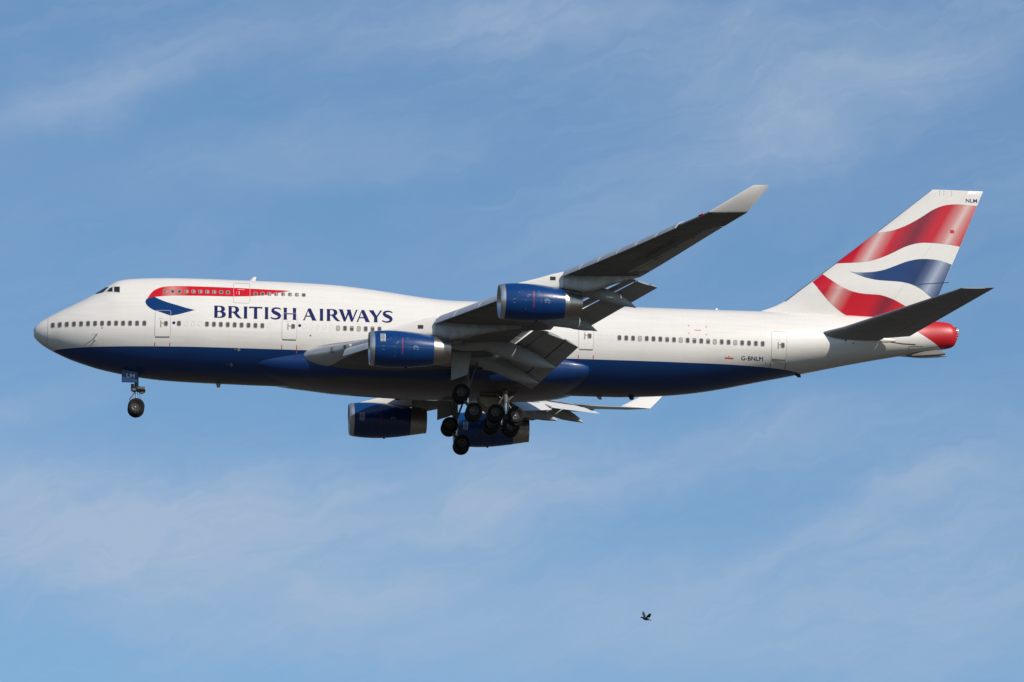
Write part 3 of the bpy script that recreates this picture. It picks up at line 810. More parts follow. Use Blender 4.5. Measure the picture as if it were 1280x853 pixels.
# ------------------------------------------------------------------ fin and tailplane
FIN_LE = lerp_table([2.6, 3.72, 4.03, 4.4, 5.44, 6.69, 9.97, 13.44], [51.0, 54.21, 54.99, 55.64, 56.92, 58.50, 62.57, 66.76])
FIN_TE = lerp_table([3.0, 5.26, 9.19, 13.48], [66.35, 67.25, 68.91, 70.65])
def naca(f):
    return 5*(.2969*math.sqrt(max(f, 0))-.126*f-.3516*f*f+.2843*f**3-.1036*f**4)
def fin_half(f, z):
    c = FIN_TE(z)-FIN_LE(z)
    base = .105 if z > 5.4 else .105*max(.25, (z-2.2)/3.2)
    return naca(f)*base*c if f > 0 else 0
def fin_surf(x, z):
    def yy(x, z):
        a, b = FIN_LE(z), FIN_TE(z)
        return -fin_half(min(max((x-a)/(b-a), 0.004), 1), z)
    e = .03
    p = Vector((x, yy(x, z), z))
    return p, Vector((yy(x+e, z)-yy(x-e, z), -2*e, 0)).normalized()
FR = [0, .004, .012, .03, .06, .1, .16, .24, .33, .43, .53, .62, .70, .78, .86, .93, 1]
def foil(fr0, fr1):
    return [f for f in FR if fr0 < f < fr1]
def fin_section(z, f0, f1):
    a, b = FIN_LE(z), FIN_TE(z)
    fs = [f0]+foil(f0, f1)+[f1]
    port = [Vector((a+f*(b-a), -fin_half(f, z), z)) for f in fs]
    star = [Vector((a+f*(b-a), fin_half(f, z), z)) for f in fs]
    if f0 == 0: star = star[1:]
    if f1 == 1:
        port = port[:-1]+[Vector((b, -.01, z))]; star = star[:-1]+[Vector((b, .01, z))]
    return port+star[::-1]
zs = [2.7, 3.0, 3.3, 3.72, 4.03, 4.4, 4.9, 5.44, 6.0, 6.69, 7.5, 8.4, 9.4, 10.4, 11.4, 12.4, 13.1, 13.40, 13.44]
bm = bmesh.new()
def tip(z, L):      # soften the tip edge
    return L if z < 13.43 else [Vector((v.x, v.y*.55, v.z)) for v in L]
loft(bm, [tip(z, fin_section(z, 0, .7065)) for z in zs])
FIN = part('tail_fin', bm, M_white, sharp=50)
FIN['label'] = 'tail fin painted with a waving red, white and blue flag'
bm = bmesh.new()
loft(bm, [tip(z, fin_section(z, .7075, 1)) for z in zs if z >= 4.0])
RUD = sub('rudder', bm, M_white, FIN, sharp=50)
bm = bmesh.new()
for za, zb in zip(zs[5:-2], zs[6:-1]):      # bare metal leading edge strip
    def le(z): return [Vector((FIN_LE(z)+f*(FIN_TE(z)-FIN_LE(z))-(.006 if f == 0 else 0), s*(fin_half(f, z)+.006 if f else 0), z)) for f, s in ((.014, -1), (.006, -1), (.002, -1), (0, 0), (.002, 1), (.006, 1), (.014, 1))]
    loft(bm, [le(za), le(zb)], closed=False)
bmesh.ops.remove_doubles(bm, verts=bm.verts, dist=1e-4)
sub('leading_edge_strip', bm, M_alu, FIN)

def qof(p, k=.5): return p[0]-k*p[1]
K1 = (FIN_PT[0][0]-FIN_PT[1][0])/(FIN_PT[0][1]-FIN_PT[1][1])
q = lambda p: p[0]-K1*p[1]
RB, RD, GL = (.45, .006, .018), (.12, .010, .026), (.60, .50, .46)
g1, g2, d1 = q(FIN_PT[1]), (q(FIN_PT[2])+q(FIN_PT[3]))/2, (q(FIN_PT[4])+q(FIN_PT[5]))/2
g1 = (q(FIN_PT[0])+q(FIN_PT[1]))/2
M_band1 = band('flag red upper', RB, RD, GL, [(g1-3, 'b'), (g1-1.0, 'b'), (g1-.45, ('b', 'g', .35)), (g1, ('b', 'g', .80)), (g1+.45, ('b', 'g', .35)), (g1+1.1, 'b'), (d1-1.5, 'b'), (d1-.15, ('b', 'd', .85)), (d1+.15, ('b', 'd', .8)), (d1+1.1, 'b'), (g2-1.2, 'b'), (g2-.4, ('b', 'g', .4)), (g2, ('b', 'g', .85)), (g2+.4, ('b', 'g', .4)), (g2+1.1, 'b'), (g2+4, 'b')], K1)
g3, d3 = (q(FIN_PT[6])+q(FIN_PT[7]))/2, (q(FIN_PT[8])+q(FIN_PT[9]))/2
M_band3 = band('flag red lower', RB, RD, GL, [(g3-3, 'b'), (g3-.9, 'b'), (g3-.4, ('b', 'g', .35)), (g3, ('b', 'g', .68)), (g3+.45, ('b', 'g', .3)), (g3+1.2, 'b'), (d3-1.1, 'b'), (d3-.1, ('b', 'd', .8)), (d3+.2, ('b', 'd', .7)), (d3+1.0, 'b'), (d3+5, 'b')], K1)
g4, g5 = (q(FIN_PT[10])+q(FIN_PT[11]))/2, q(FIN_PT[12])
BB, BD, BG = (.003, .030, .125), (.004, .016, .06), (.40, .45, .54)
M_band2 = band('flag blue', BB, BD, BG, [(g5-.6, ('b', 'g', .2)), (g5, ('b', 'g', .65)), (g5+.9, ('b', 'g', .12)), (g5+1.8, 'b'), (g4-2.4, 'b'), (g4-1.3, ('b', 'd', .5)), (g4-.7, ('b', 'g', .15)), (g4, ('b', 'g', .75)), (g4+.5, ('b', 'g', .3)), (g4+1.1, ('b', 'd', .2)), (g4+3, 'b')], K1)
def fin_decal(name, poly, mat, off=.012, lab=None):
    bm = bmesh.new(); sheet(bm, poly, [], fin_surf, off, 0, (.03, .1))
    o = obj(name, bm, mat, FIN, sharp=None, recalc=False)
    if lab: o['label'] = lab
def clampx(P):
    out = []
    for x, z in P: out.append((min(max(x, FIN_LE(z)+.025), FIN_TE(z)-.005), z))
    return out
fin_decal('flag_stripe', clampx(smooth_poly(FIN_RED_TOP, 2, (0, 11, 12, 25))), M_band1, lab='upper red wave of the flag')
fin_decal('flag_stripe', clampx(smooth_poly(FIN_BLUE, 2, (0, 11, 12, 13))), M_band2, lab='blue wave of the flag')
fin_decal('flag_stripe', clampx(smooth_poly(FIN_RED_LOW, 2, (0, 11, 12, 21))), M_band3, lab='lower red wave of the flag')
bm = bmesh.new()
place_text(bm, 'NLM', NLM[0], NLM[1], NLM[2], fin_surf, .016, 0, bold=.004)
obj('fin_lettering', bm, M_navy, FIN, sharp=None, recalc=False)
fin_decal('beacon_cover', rrect(REDSQ[0][0], REDSQ[1][0], REDSQ[1][1], REDSQ[0][1], .02), M_red, .02)
bm = bmesh.new()
for x in (67.3, 67.62, 68.2):
    b2 = bmesh.new(); sheet(b2, [(x, 12.95), (x+.03, 12.95), (x+.055, 13.36), (x+.025, 13.36)], [], fin_surf, .012, 0)
    obj('panel_seam', b2, M_dframe, FIN, sharp=None, recalc=False)
sheet(bm, [(65.75, 6.02), (68.05, 6.30), (68.05, 6.35), (65.75, 6.07)], [], fin_surf, .018, 0)
obj('panel_seam', bm, M_navy, FIN, sharp=None, recalc=False)

def plane_foil(s, f0, f1, LE, TE, ZL, ZT_, TC, yv, camber=0.0):
    a, b, zl, zt, c = LE(yv), TE(yv), ZL(yv), ZT_(yv), TE(yv)-LE(yv)
    fs = [f0]+foil(f0, f1)+[f1]
    def cz(f): return zl+f*(zt-zl)+camber*c*4*f*(1-f)
    up = [Vector((a+f*c, s*yv, cz(f)+naca(f)*TC(yv)*c)) for f in fs]
    lo = [Vector((a+f*c, s*yv, cz(f)-naca(f)*TC(yv)*c)) for f in fs]
    if f0 == 0: lo = lo[1:]
    if f1 == 1: up[-1] = up[-1]+Vector((0, 0, .012)); lo[-1] = lo[-1]-Vector((0, 0, .012))
    return up+lo[::-1]
ST_LE = lerp_table([0, 1.6, 2.1, 3.2, 11.1], [56.2, 57.55, 58.12, 59.56, 67.25]); ST_TE = lerp_table([0, 1.5, 11.1], [63.62, 64.44, 69.70])
ST_ZL = lerp_table([0, 2, 11.1], [1.16, 1.52, 3.14]); ST_ZT = lerp_table([0, 1.5, 11.1], [1.17, 1.47, 3.28]); ST_TC = lerp_table([0, 11.1], [.115, .085])
for s in (-1, 1):
    bm = bmesh.new()
    ys = [.5, 1.2, 1.6, 2.1, 2.6, 3.2, 5, 7, 9, 10.9, 11.1]
    def ring(yv, f0, f1):
        L = plane_foil(s, f0, f1, ST_LE, ST_TE, ST_ZL, ST_ZT, ST_TC, yv)
        if yv > 11.0:
            c = sum(L, Vector())/len(L); L = [Vector((v.x, v.y, c.z+(v.z-c.z)*.5+ (v.x-c.x)*.0)) for v in L]
        return L
    loft(bm, [ring(yv, 0, .715) for yv in ys])
    tp = part('tailplane', bm, M_tail, sharp=40)
    bm = bmesh.new()
    loft(bm, [ring(yv, .722, 1) for yv in ys if yv >= 2.0])
    sub('elevator', bm, M_tail, tp, sharp=40)
    bm = bmesh.new()
    yl = [3.2, 5, 7, 10.9]
    loft(bm, [[Vector((ST_LE(yv)+d*(ST_TE(yv)-ST_LE(yv))-(.008 if d == 0 else 0), s*yv, ST_ZL(yv)+sg*naca(d)*ST_TC(yv)*(ST_TE(yv)-ST_LE(yv))+sg*.006)) for d, sg in ((.02, 1), (.008, 1), (.002, 1), (0, 0), (.002, -1), (.008, -1), (.02, -1))] for yv in yl], closed=False)
    sub('leading_edge_strip', bm, M_alu, tp)
    # root fillet
    bm = bmesh.new()
    R = []
    for x, h, w_ in ((58.4, .04, 2.16), (59.0, .26, 2.16), (60.0, .42, 2.04), (61.2, .46, 1.84), (62.3, .42, 1.64), (63.2, .30, 1.46), (63.9, .06, 1.32)):
        zc = ST_ZL(1.5)
        R.append([Vector((x, s*(w_*.80+ (w_*.24)*math.cos(a)), zc-.02+h*math.sin(a))) for a in [6.28318*i/16 for i in range(16)]])
    loft(bm, R)
    sub('root_fillet', bm, M_white, tp, sharp=60)

# ------------------------------------------------------------------ wings
LEy = lambda y: 18.22+.9017*y
W_LE = lerp_table([2.0, 3.3, 4.2, 5.2, 6, 31.2], [18.8, 20.25, 21.65, LEy(5.2)+.05, LEy(6)+.1, LEy(31.2)])
W_TE = lerp_table([2, 3.3, 12.5, 31.2], [35.3, 35.6, 37.77, 49.07])
W_ZL = pchip([2, 3.3, 5.2, 11.7, 16, 20.84, 26, 29.3, 31.2], [-1.75, -1.58, -1.42, -.76, -.10, .68, 1.72, 2.50, 2.93])
W_ZT = pchip([2, 3.3, 8, 12.5, 20.83, 28.28, 31.2], [-2.1, -1.95, -1.25, -.60, .77, 2.40, 3.02])
W_TC = pchip([2, 3.3, 7, 12.5, 21, 31.2], [.136, .134, .105, .085, .080, .078])
CUT_IN, CUT_OUT = .79, .79
def wing_ring(s, yv, f0, f1):
    return plane_foil(s, f0, f1, W_LE, W_TE, W_ZL, W_ZT, W_TC, yv, .006)
def lower_z(yv, f):
    a, c = W_LE(yv), W_TE(yv)-W_LE(yv)
    return W_ZL(yv)+f*(W_ZT(yv)-W_ZL(yv))+.006*c*4*f*(1-f)-naca(f)*W_TC(yv)*c
def wing_under_surf(s):
    def g(x, y):
        f = (x-W_LE(y))/(W_TE(y)-W_LE(y))
        e = .02
        p = Vector((x, s*y, lower_z(y, min(max(f, .01), .99))))
        return p, Vector((0, 0, -1))
    return g

def chain(P, yv, y0, y1):
    t = (yv-y0)/(y1-y0)
    return t
IN_OUT = dict(fore=((36.14, -.90), (37.12, -1.00)), mid=((36.94, -1.04), (38.36, -1.60)), aft=((38.30, -1.52), (39.33, -2.09)))
OUT_OUT = dict(fore=((41.85, .60), (42.47, .53)), mid=((42.50, .485), (43.46, .16)), aft=((43.36, .25), (43.97, .04)))
def scaled(ch, te, k, rot=0.0):
    tx, tz = ch['aft'][1]
    out = {}
    for n_, pp in ch.items():
        out[n_] = tuple((te[0]+k*(p[0]-tx), te[1]+k*(p[1]-tz)) for p in pp)
    return out
FLAP_SETS = [(10.35, 3.6, IN_OUT, scaled(IN_OUT, (36.60, -3.78), 1.17)), (20.5, 13.3, OUT_OUT, scaled(OUT_OUT, (39.79, -1.27), 1.22))]

def slat_ring(s, yv, k):
    a, zl = W_LE(yv), W_ZL(yv)
    c = (W_TE(yv)-W_LE(yv))
    if yv < 11.5:      # inboard panels swing out from under the nose of the wing
        pts = [(.06, -.10), (-.05, -.09), (-.22, -.15), (-.37, -.29), (-.46, -.50), (-.48, -.68)]
        inn = [(-.43, -.67), (-.40, -.49), (-.32, -.32), (-.18, -.20), (-.03, -.15), (.06, -.15)]
        return [Vector((a+k*px, s*yv, zl+k*pz)) for px, pz in pts+inn]
    pts = [(.30, .30), (.05, .24), (-.18, .12), (-.38, -.06), (-.52, -.27), (-.57, -.45)]
    inn = [(-.50, -.44), (-.45, -.26), (-.31, -.08), (-.12, .06), (.08, .17), (.30, .235)]
    return [Vector((a+k*px, s*yv, zl+k*pz)) for px, pz in pts+inn]

for s in (-1, 1):
    bm = bmesh.new()
    def seg(ya, yb, f1, n, f0=0):
        R = [wing_ring(s, ya+(yb-ya)*i/n, f0, f1) for i in range(n+1)]
        loft(bm, R)
    seg(2.0, 4.0, 1.0, 6); seg(4.0, 10.40, CUT_IN, 10)
    seg(10.40, 13.2, .80, 4); seg(13.2, 20.6, CUT_OUT, 10)
    seg(20.6, 21.7, 1.0, 2); seg(21.7, 28.9, .79, 8); seg(28.9, 31.2, 1.0, 4)
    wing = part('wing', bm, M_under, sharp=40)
    bm = bmesh.new(); seg(10.46, 13.14, 1.0, 4, .806); sub('aileron', bm, M_under, wing, sharp=40)
    bm = bmesh.new(); seg(21.74, 28.86, 1.0, 8, .797); sub('aileron', bm, M_grey, wing, sharp=40)
    for (ya, yb, n) in ((4.1, 10.35, 3), (13.3, 20.55, 4)):
        for k in range(n):
            y0, y1 = ya+(yb-ya)*k/n+.02, ya+(yb-ya)*(k+1)/n-.02
            bm = bmesh.new()
            R = []
            for i in range(4):
                yv = y0+(y1-y0)*i/3
                a, c = W_LE(yv), W_TE(yv)-W_LE(yv)
                def uz(f): return 2*(W_ZL(yv)+f*(W_ZT(yv)-W_ZL(yv))+.006*c*4*f*(1-f))-lower_z(yv, f)
                R.append([Vector((a+f*c, s*yv, uz(f)+d)) for f, d in ((.74, .012), (.79, .012), (.84, .010), (.875, .006), (.875, -.02), (.84, -.03), (.79, -.04), (.74, -.03))])
            loft(bm, R)
            sub('spoiler', bm, M_grey, wing, sharp=40)
    # grey hinge panels let into the underside ahead of the outboard aileron
    if True:
        for (ya, yb, f0, f1) in ((16.6, 17.4, .62, .72), (21.6, 23.8, .70, .775), (24.0, 25.6, .72, .78), (25.8, 27.2, .72, .78), (27.4, 28.6, .72, .78)):
            P = []
            for i in range(7):
                yv = ya+(yb-ya)*i/6
                P.append([Vector((W_LE(yv)+f*(W_TE(yv)-W_LE(yv)), s*yv, lower_z(yv, f)-.006)) for f in (f0, (f0+f1)/2, f1)])
            bm = bmesh.new()
            loft(bm, P, closed=False)
            sub('hinge_panel', bm, M_fair, wing, sharp=None)
        for (ya, yb, f0, f1) in [(6.4+.9*i, 6.4+.9*i+.55, .40, .46) for i in range(5)]+[(13.4+1.0*i, 13.4+1.0*i+.5, .40, .46) for i in range(7)]:
            P = []
            for i in range(3):
                yv = ya+(yb-ya)*i/2
                P.append([Vector((W_LE(yv)+f*(W_TE(yv)-W_LE(yv)), s*yv, lower_z(yv, f)-.005)) for f in (f0, (f0+f1)/2, f1)])
            bm = bmesh.new()
            loft(bm, P, closed=False)
            sub('access_panel', bm, M_fair, wing, sharp=None)
    # leading edge flaps, one panel each
    bounds = [5.3, 7.6, 9.6, 11.15, None, 12.15, 13.6, 15.4, 17.1, 18.8, 20.25, None, 21.35, 22.6, 23.9, 25.2, 26.5, 27.9, 29.3]
    for ya, yb in zip(bounds[:-1], bounds[1:]):
        if ya is None or yb is None: continue
        bm = bmesh.new()
        n = 3
        R = []
        for i in range(n+1):
            yv = ya+.035+(yb-ya-.07)*i/n
            k = 1.12-.42*(yv-5)/25
            R.append(slat_ring(s, yv, k))
        loft(bm, R)
        sub('leading_edge_flap', bm, M_slat, wing, sharp=50)
    # bare metal skin round the nose of the wing
    flow = pchip([2.5, 3.3, 4.2, 5.2, 8, 11.5, 31.2], [.10, .10, .065, .045, .035, .03, .03])
    for ya, yb in ((2.9, 11.2), (11.9, 20.5), (21.2, 31.1)):
        bm = bmesh.new()
        R = []
        for i in range(25):
            yv = ya+(yb-ya)*i/24
            a, c, fl_ = W_LE(yv), W_TE(yv)-W_LE(yv), flow(yv)
            def zz(f, sg): return W_ZL(yv)+f*(W_ZT(yv)-W_ZL(yv))+.006*c*4*f*(1-f)+sg*naca(f)*W_TC(yv)*c
            fr = [1, .7, .45, .25, .1, .03, .006]
            o_ = .006 if yv > 6.2 else .022
            R.append([Vector((a+.03*g*c-.002, s*yv, zz(.03*g, 1)+o_)) for g in fr]+[Vector((a-.002-o_, s*yv, zz(0, 1)))]+[Vector((a+fl_*g*c-.002, s*yv, zz(fl_*g, -1)-o_)) for g in fr[::-1]])
        loft(bm, R, closed=False)
        sub('leading_edge_skin', bm, M_skin, wing, sharp=60)
    # winglet with its little fillet
    bm = bmesh.new()
    R = []
    for f, xl, xt, y_, z_, zt in ((0, 46.34, 49.07, 31.18, 2.93, 3.02), (.05, 46.50, 49.10, 31.27, 3.04, 3.10), (.5, 47.85, 49.80, 31.68, 3.84, 3.90), (.97, 49.22, 50.46, 32.12, 4.66, 4.73), (1, 49.36, 50.47, 32.15, 4.72, 4.78)):
        c = xt-xl
        fs = [g for g in FR]
        nx = Vector((0, -s*.90, .40))
        th = .085*c*(.4 if f == 1 else 1)
        up = [Vector((xl+g*c, s*y_, z_+g*(zt-z_)))+nx*naca(g)*th for g in fs]
        lo = [Vector((xl+g*c, s*y_, z_+g*(zt-z_)))-nx*naca(g)*th for g in fs[1:]]
        R.append(up+lo[::-1])
    loft(bm, R)
    sub('winglet', bm, M_white, wing, sharp=45)
    bm = bmesh.new()
    yv = 30.55
    tube(bm, (W_LE(yv)-.04, s*yv, W_ZL(yv)+.02), (W_LE(yv+.25)+.0, s*(yv+.25), W_ZL(yv+.25)+.03), .07, .05)
    sub('navigation_light', bm, M_redlamp if s < 0 else M_glass, wing)
    # landing lamps in the root leading edge
    for yv, mt, rr in ((4.98, M_dark, .12), (5.28, M_lens, .13)):
        bm = bmesh.new()
        tube(bm, (W_LE(yv)-.05, s*yv-s*-.0, W_ZL(yv)+.06), (W_LE(yv)+.35, s*yv, W_ZL(yv)+.06), rr, rr)
        sub('landing_light', bm, mt, wing)
    # triple slotted flaps: three panels a set
    for (yo, yi, CO, CI) in FLAP_SETS:
        for nm in ('fore', 'mid', 'aft'):
            bm = bmesh.new()
            R = []
            n = 8
            for i in range(n+1):
                t = i/n; yv = yo+(yi-yo)*t
                (ax, az), (bx, bz) = [tuple(CO[nm][j][k]*(1-t)+CI[nm][j][k]*t for k in (0, 1)) for j in (0, 1)]
                d = Vector((bx-ax, 0, bz-az)); c = d.length; nn = Vector((-d.z, 0, d.x)).normalized()
                th = .13 if nm != 'aft' else .10
                fs = [0, .01, .04, .09, .14, .2, .35, .55, .78, 1]
                base = Vector((ax, s*yv, az))
                up = [base+d*g+nn*(naca(g)*th*c+.16*th*c*math.sin(math.pi*g)) for g in fs]
                lo = [base+d*g-nn*(naca(g)*th*c*.55+.004) for g in fs[1:]]
                R.append(up+lo[::-1])
            loft(bm, R)
            for f_ in bm.faces:         # groove shade painted dark along the nose of the rear panel
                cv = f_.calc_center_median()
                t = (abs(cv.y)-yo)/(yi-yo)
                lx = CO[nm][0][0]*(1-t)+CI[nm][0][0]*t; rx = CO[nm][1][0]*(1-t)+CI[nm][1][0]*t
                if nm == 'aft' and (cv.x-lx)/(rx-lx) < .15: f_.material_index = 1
            bm.normal_update(); bmesh.ops.recalc_face_normals(bm, faces=bm.faces)
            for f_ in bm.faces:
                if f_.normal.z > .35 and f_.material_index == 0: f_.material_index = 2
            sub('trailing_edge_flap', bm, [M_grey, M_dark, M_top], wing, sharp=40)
        # drive tracks and end ribs seen at the flap ends
        for t in ((0.03,) if s < 0 else ()):
            bm = bmesh.new()
            yv = yo+(yi-yo)*t
            P = {nm: [tuple(CO[nm][j][k]*(1-t)+CI[nm][j][k]*t for k in (0, 1)) for j in (0, 1)] for nm in ('fore', 'mid', 'aft')}
            a, b, c = P['fore'][0], P['mid'][0], P['aft'][0]
            tube(bm, (a[0], s*yv, a[1]+.02), (b[0]+.3, s*yv, b[1]-.02), .05); tube(bm, (b[0], s*yv, b[1]+.05), (c[0]+.2, s*yv, c[1]+.0), .05)
            sub('flap_track', bm, M_panel, wing)
    # canoe fairings over the flap tracks
    for i, (yv, P, w0, h0) in enumerate(((18.9, CANOE0, .36, .44), (14.87, CANOE1, .36, .46), (8.0, CANOE2, .44, .60), (5.1, CANOE3, .44, .60))):
        bm = bmesh.new()
        f0 = [(P[0][0]-3.2, None), (P[0][0]-1.6, None)]
        pts = []
        for (x, _) in f0:
            f = (x-W_LE(yv))/(W_TE(yv)-W_LE(yv)); pts.append((x, lower_z(yv, f)-.05))
        pts += list(P)
        L = [0]
        for a, b in zip(pts[:-1], pts[1:]): L.append(L[-1]+math.hypot(b[0]-a[0], b[1]-a[1]))
        fx, fz = pchip(L, [p[0] for p in pts]), pchip(L, [p[1] for p in pts])
        R = []
        N = 26
        for k in range(N+1):
            u = k/N; l = u*L[-1]
            prof = min(1, (u/.32))**.7 if u < .32 else (1 if u < .70 else max(.03, 1-((u-.70)/.30)**1.9))
            c = Vector((fx(l), s*yv, fz(l)))
            w_, h_ = w0*prof, h0*prof
            if u > .70: c.z += -.05*prof+.02
            ring = []
            for j in range(20):
                a = 6.28318*j/20
                ca, sa = math.cos(a), math.sin(a)
                ring.append(c+Vector((0, w_*math.copysign(abs(ca)**.8, ca), h_*(sa*1.15 if sa > 0 else math.copysign(abs(sa)**1.15, sa)))))
            R.append(ring)
        loft(bm, R)
        sub('flap_track_fairing', bm, M_fair, wing, sharp=60)
    if s < 0:
        bm = bmesh.new()
        tb = text_bm('G-BNLM', 1.0, .01)
        xs_ = [v.co.x for v in tb.verts]; ys_ = [v.co.y for v in tb.verts]
        for v in tb.verts:
            u, q_ = (v.co.x-min(xs_))/(max(xs_)-min(xs_)), (v.co.y-min(ys_))/(max(ys_)-min(ys_))
            yv = 23.9+u*3.0
            f = .60-.17*q_-.03*u
            v.co = Vector((W_LE(yv)+f*(W_TE(yv)-W_LE(yv)), s*yv, lower_z(yv, f)-.012))
        sub('wing_lettering', tb, M_wlet, wing, sharp=None, recalc=False)

# ------------------------------------------------------------------ engines
COWL = [(.36, 1.27), (.5, 1.285), (.8, 1.315), (1.3, 1.345), (1.9, 1.352), (2.5, 1.33), (3.1, 1.28), (3.7, 1.205), (4.2, 1.13), (4.63, 1.06)]
LIP = [(.95, 1.04), (.6, 1.03), (.3, 1.06), (.12, 1.10), (.03, 1.135), (.0, 1.165), (.03, 1.195), (.10, 1.225), (.22, 1.25), (.359, 1.269)]
NOZ = [(4.631, 1.05), (4.9, 1.01), (5.2, .96), (5.5, .905), (5.72, .865), (5.73, .875), (5.87, .85), (5.87, .80), (5.3, .80), (4.6, .78)]
def cowl_r(x):
    return lerp_table([p[0] for p in COWL], [p[1] for p in COWL])(x)
def cowl_surf(x, a):     # a: height above the axis on the port side
    r = cowl_r(x)
    a = max(-r*.98, min(r*.98, a))
    y = -math.sqrt(r*r-a*a)
    p = Vector((x, y, a)); return p, Vector((.0, y, a)).normalized()
def build_engine(loc):
    bm = bmesh.new(); revolve_x(bm, COWL, 64)
    e = obj('engine', bm, M_cowl, PLANE, Vector(loc)-BASE, sharp=40)
    bm = bmesh.new(); revolve_x(bm, LIP, 64)
    # the intake face leans back a little at the bottom
    for v in bm.verts: v.co.x += max(0, .5-v.co.x)*(-v.co.z)*.10
    sub('intake_lip', bm, M_alu, e, sharp=50)
    bm = bmesh.new(); revolve_x(bm, NOZ, 64); sub('exhaust_nozzle', bm, M_noz, e, sharp=35)
    bm = bmesh.new(); revolve_x(bm, [(.93, .02), (.93, 1.05), (1.05, 1.05)], 48)
    revolve_x(bm, [(5.0, .02), (5.0, .79)], 32)
    for k in range(24):
        a = 6.28318*k/24
        R = []
        for r in (.30, 1.03):
            d = Vector((0, math.cos(a), math.sin(a))); t = Vector((0, -math.sin(a), math.cos(a)))
            R.append([d*r+Vector((.80, 0, 0))-t*.10, d*r+Vector((.92, 0, 0))+t*.10, d*r+Vector((.925, 0, 0))+t*.09])
        loft(bm, R)
    sub('fan', bm, M_frame, e)
    bm = bmesh.new(); revolve_x(bm, [(.38, .01), (.42, .10), (.6, .22), (.8, .31), (.92, .33)], 32); sub('spinner', bm, M_seal, e)
    bm = bmesh.new()
    sheet(bm, [(2.30, -.62), (2.36, -.62), (2.36, .55), (2.30, .55)], [], cowl_surf, .008, 0, (.5, .1))
    sub('cowling_stripe', bm, M_stripe, e, sharp=None, recalc=False)
    bm = bmesh.new()
    for (x, z, w_, h_) in ((.84, -.10, .20, .028), (.84, -.34, .20, .028), (1.22, .42, .12, .03), (1.45, .50, .08, .03), (1.85, .12, .10, .04), (1.95, .24, .12, .07), (1.86, .20, .05, .05), (1.70, -.14, .08, .03), (2.62, .55, .14, .03), (2.85, -.10, .05, .05), (2.83, -.24, .05, .05), (3.13, -.22, .10, .08), (3.33, -.24, .18, .05), (3.90, .25, .05, .07), (3.55, .28, .2, .015), (4.2, .28, .05, .05), (1.75, -.75, .05, .05)):
        sheet(bm, rrect(x, x+w_, z-h_/2, z+h_/2, min(w_, h_)*.3), [], cowl_surf, .008, 0, (.5, .1))
    sheet(bm, [(3.05, -.13), (3.52, -.13), (3.44, -.03), (3.33, .03), (3.22, .03), (3.12, -.03)], [[(3.15, -.10), (3.40, -.10), (3.33, -.05), (3.2, -.05)]], cowl_surf, .008, 0, (.5, .1))
    sub('cowling_stencil', bm, M_stencil, e, sharp=None, recalc=False)
    bm = bmesh.new()
    for x in (2.05, 3.0):
        for i in range(40):
            z0, z1 = -1.2+.06*i, -1.2+.06*(i+1)
            sheet(bm, [(x, z0), (x+.014, z0), (x+.014, z1), (x, z1)], [], cowl_surf, .006, 0, (.5, .3))
    sheet(bm, [(.55, .02), (4.6, .02), (4.6, .034), (.55, .034)], [], cowl_surf, .006, 0, (.2, .3))
    sub('cowling_seam', bm, M_navy, e, sharp=None, recalc=False)
    bm = bmesh.new()
    box(bm, 2.6, 2.75, -.03, .03, -1.40, -1.30)
    sub('drain_mast', bm, M_navy, e)
    return e
def badge(z0, z1):
    bm = bmesh.new()
    x0, x1 = .74, 1.10
    tb = text_bm('R', 1.0, .03)
    sheet(bm, [(x0, z0), (x1, z0), (x1, z1), (x0, z1)], [], cowl_surf, .008, 0, (.5, .1))
    place_text(bm, 'RR', (x0+.05, z0+.14), (x0+.05, z1-.14), (x1-.04, z0+.14), cowl_surf, .014, 1, bold=.01)
    sheet(bm, [(x0+.05, z0+.04), (x1-.05, z0+.04), (x1-.05, z0+.09), (x0+.05, z0+.09)], [], cowl_surf, .014, 1)
    sheet(bm, [(x0+.05, z1-.09), (x1-.05, z1-.09), (x1-.05, z1-.04), (x0+.05, z1-.04)], [], cowl_surf, .014, 1)
    tb.free()
    return bm
ENG = [(24.07, -11.68, -3.03), (32.65, -20.83, -1.45), (24.07, 11.68, -3.07), (32.65, 20.83, -1.50)]
e0 = build_engine(ENG[0])
engines = [e0]
for loc in ENG[1:]:
    c = link(e0.copy()); c.parent = PLANE; c.location = Vector(loc)-BASE
    for ch in e0.children:
        d = link(ch.copy()); d.parent = c
    engines.append(c)
for i, a in ((1, 2.2), (3, -2.2)): engines[i].rotation_euler = (0, 0, rad(a))
sub('cowling_badge', badge(.26, .88), [M_lgrey, M_navy], e0, sharp=None, recalc=False)
for e in engines[2:]: sub('cowling_badge', badge(-.30, .30), [M_lgrey, M_navy], e, sharp=None, recalc=False)

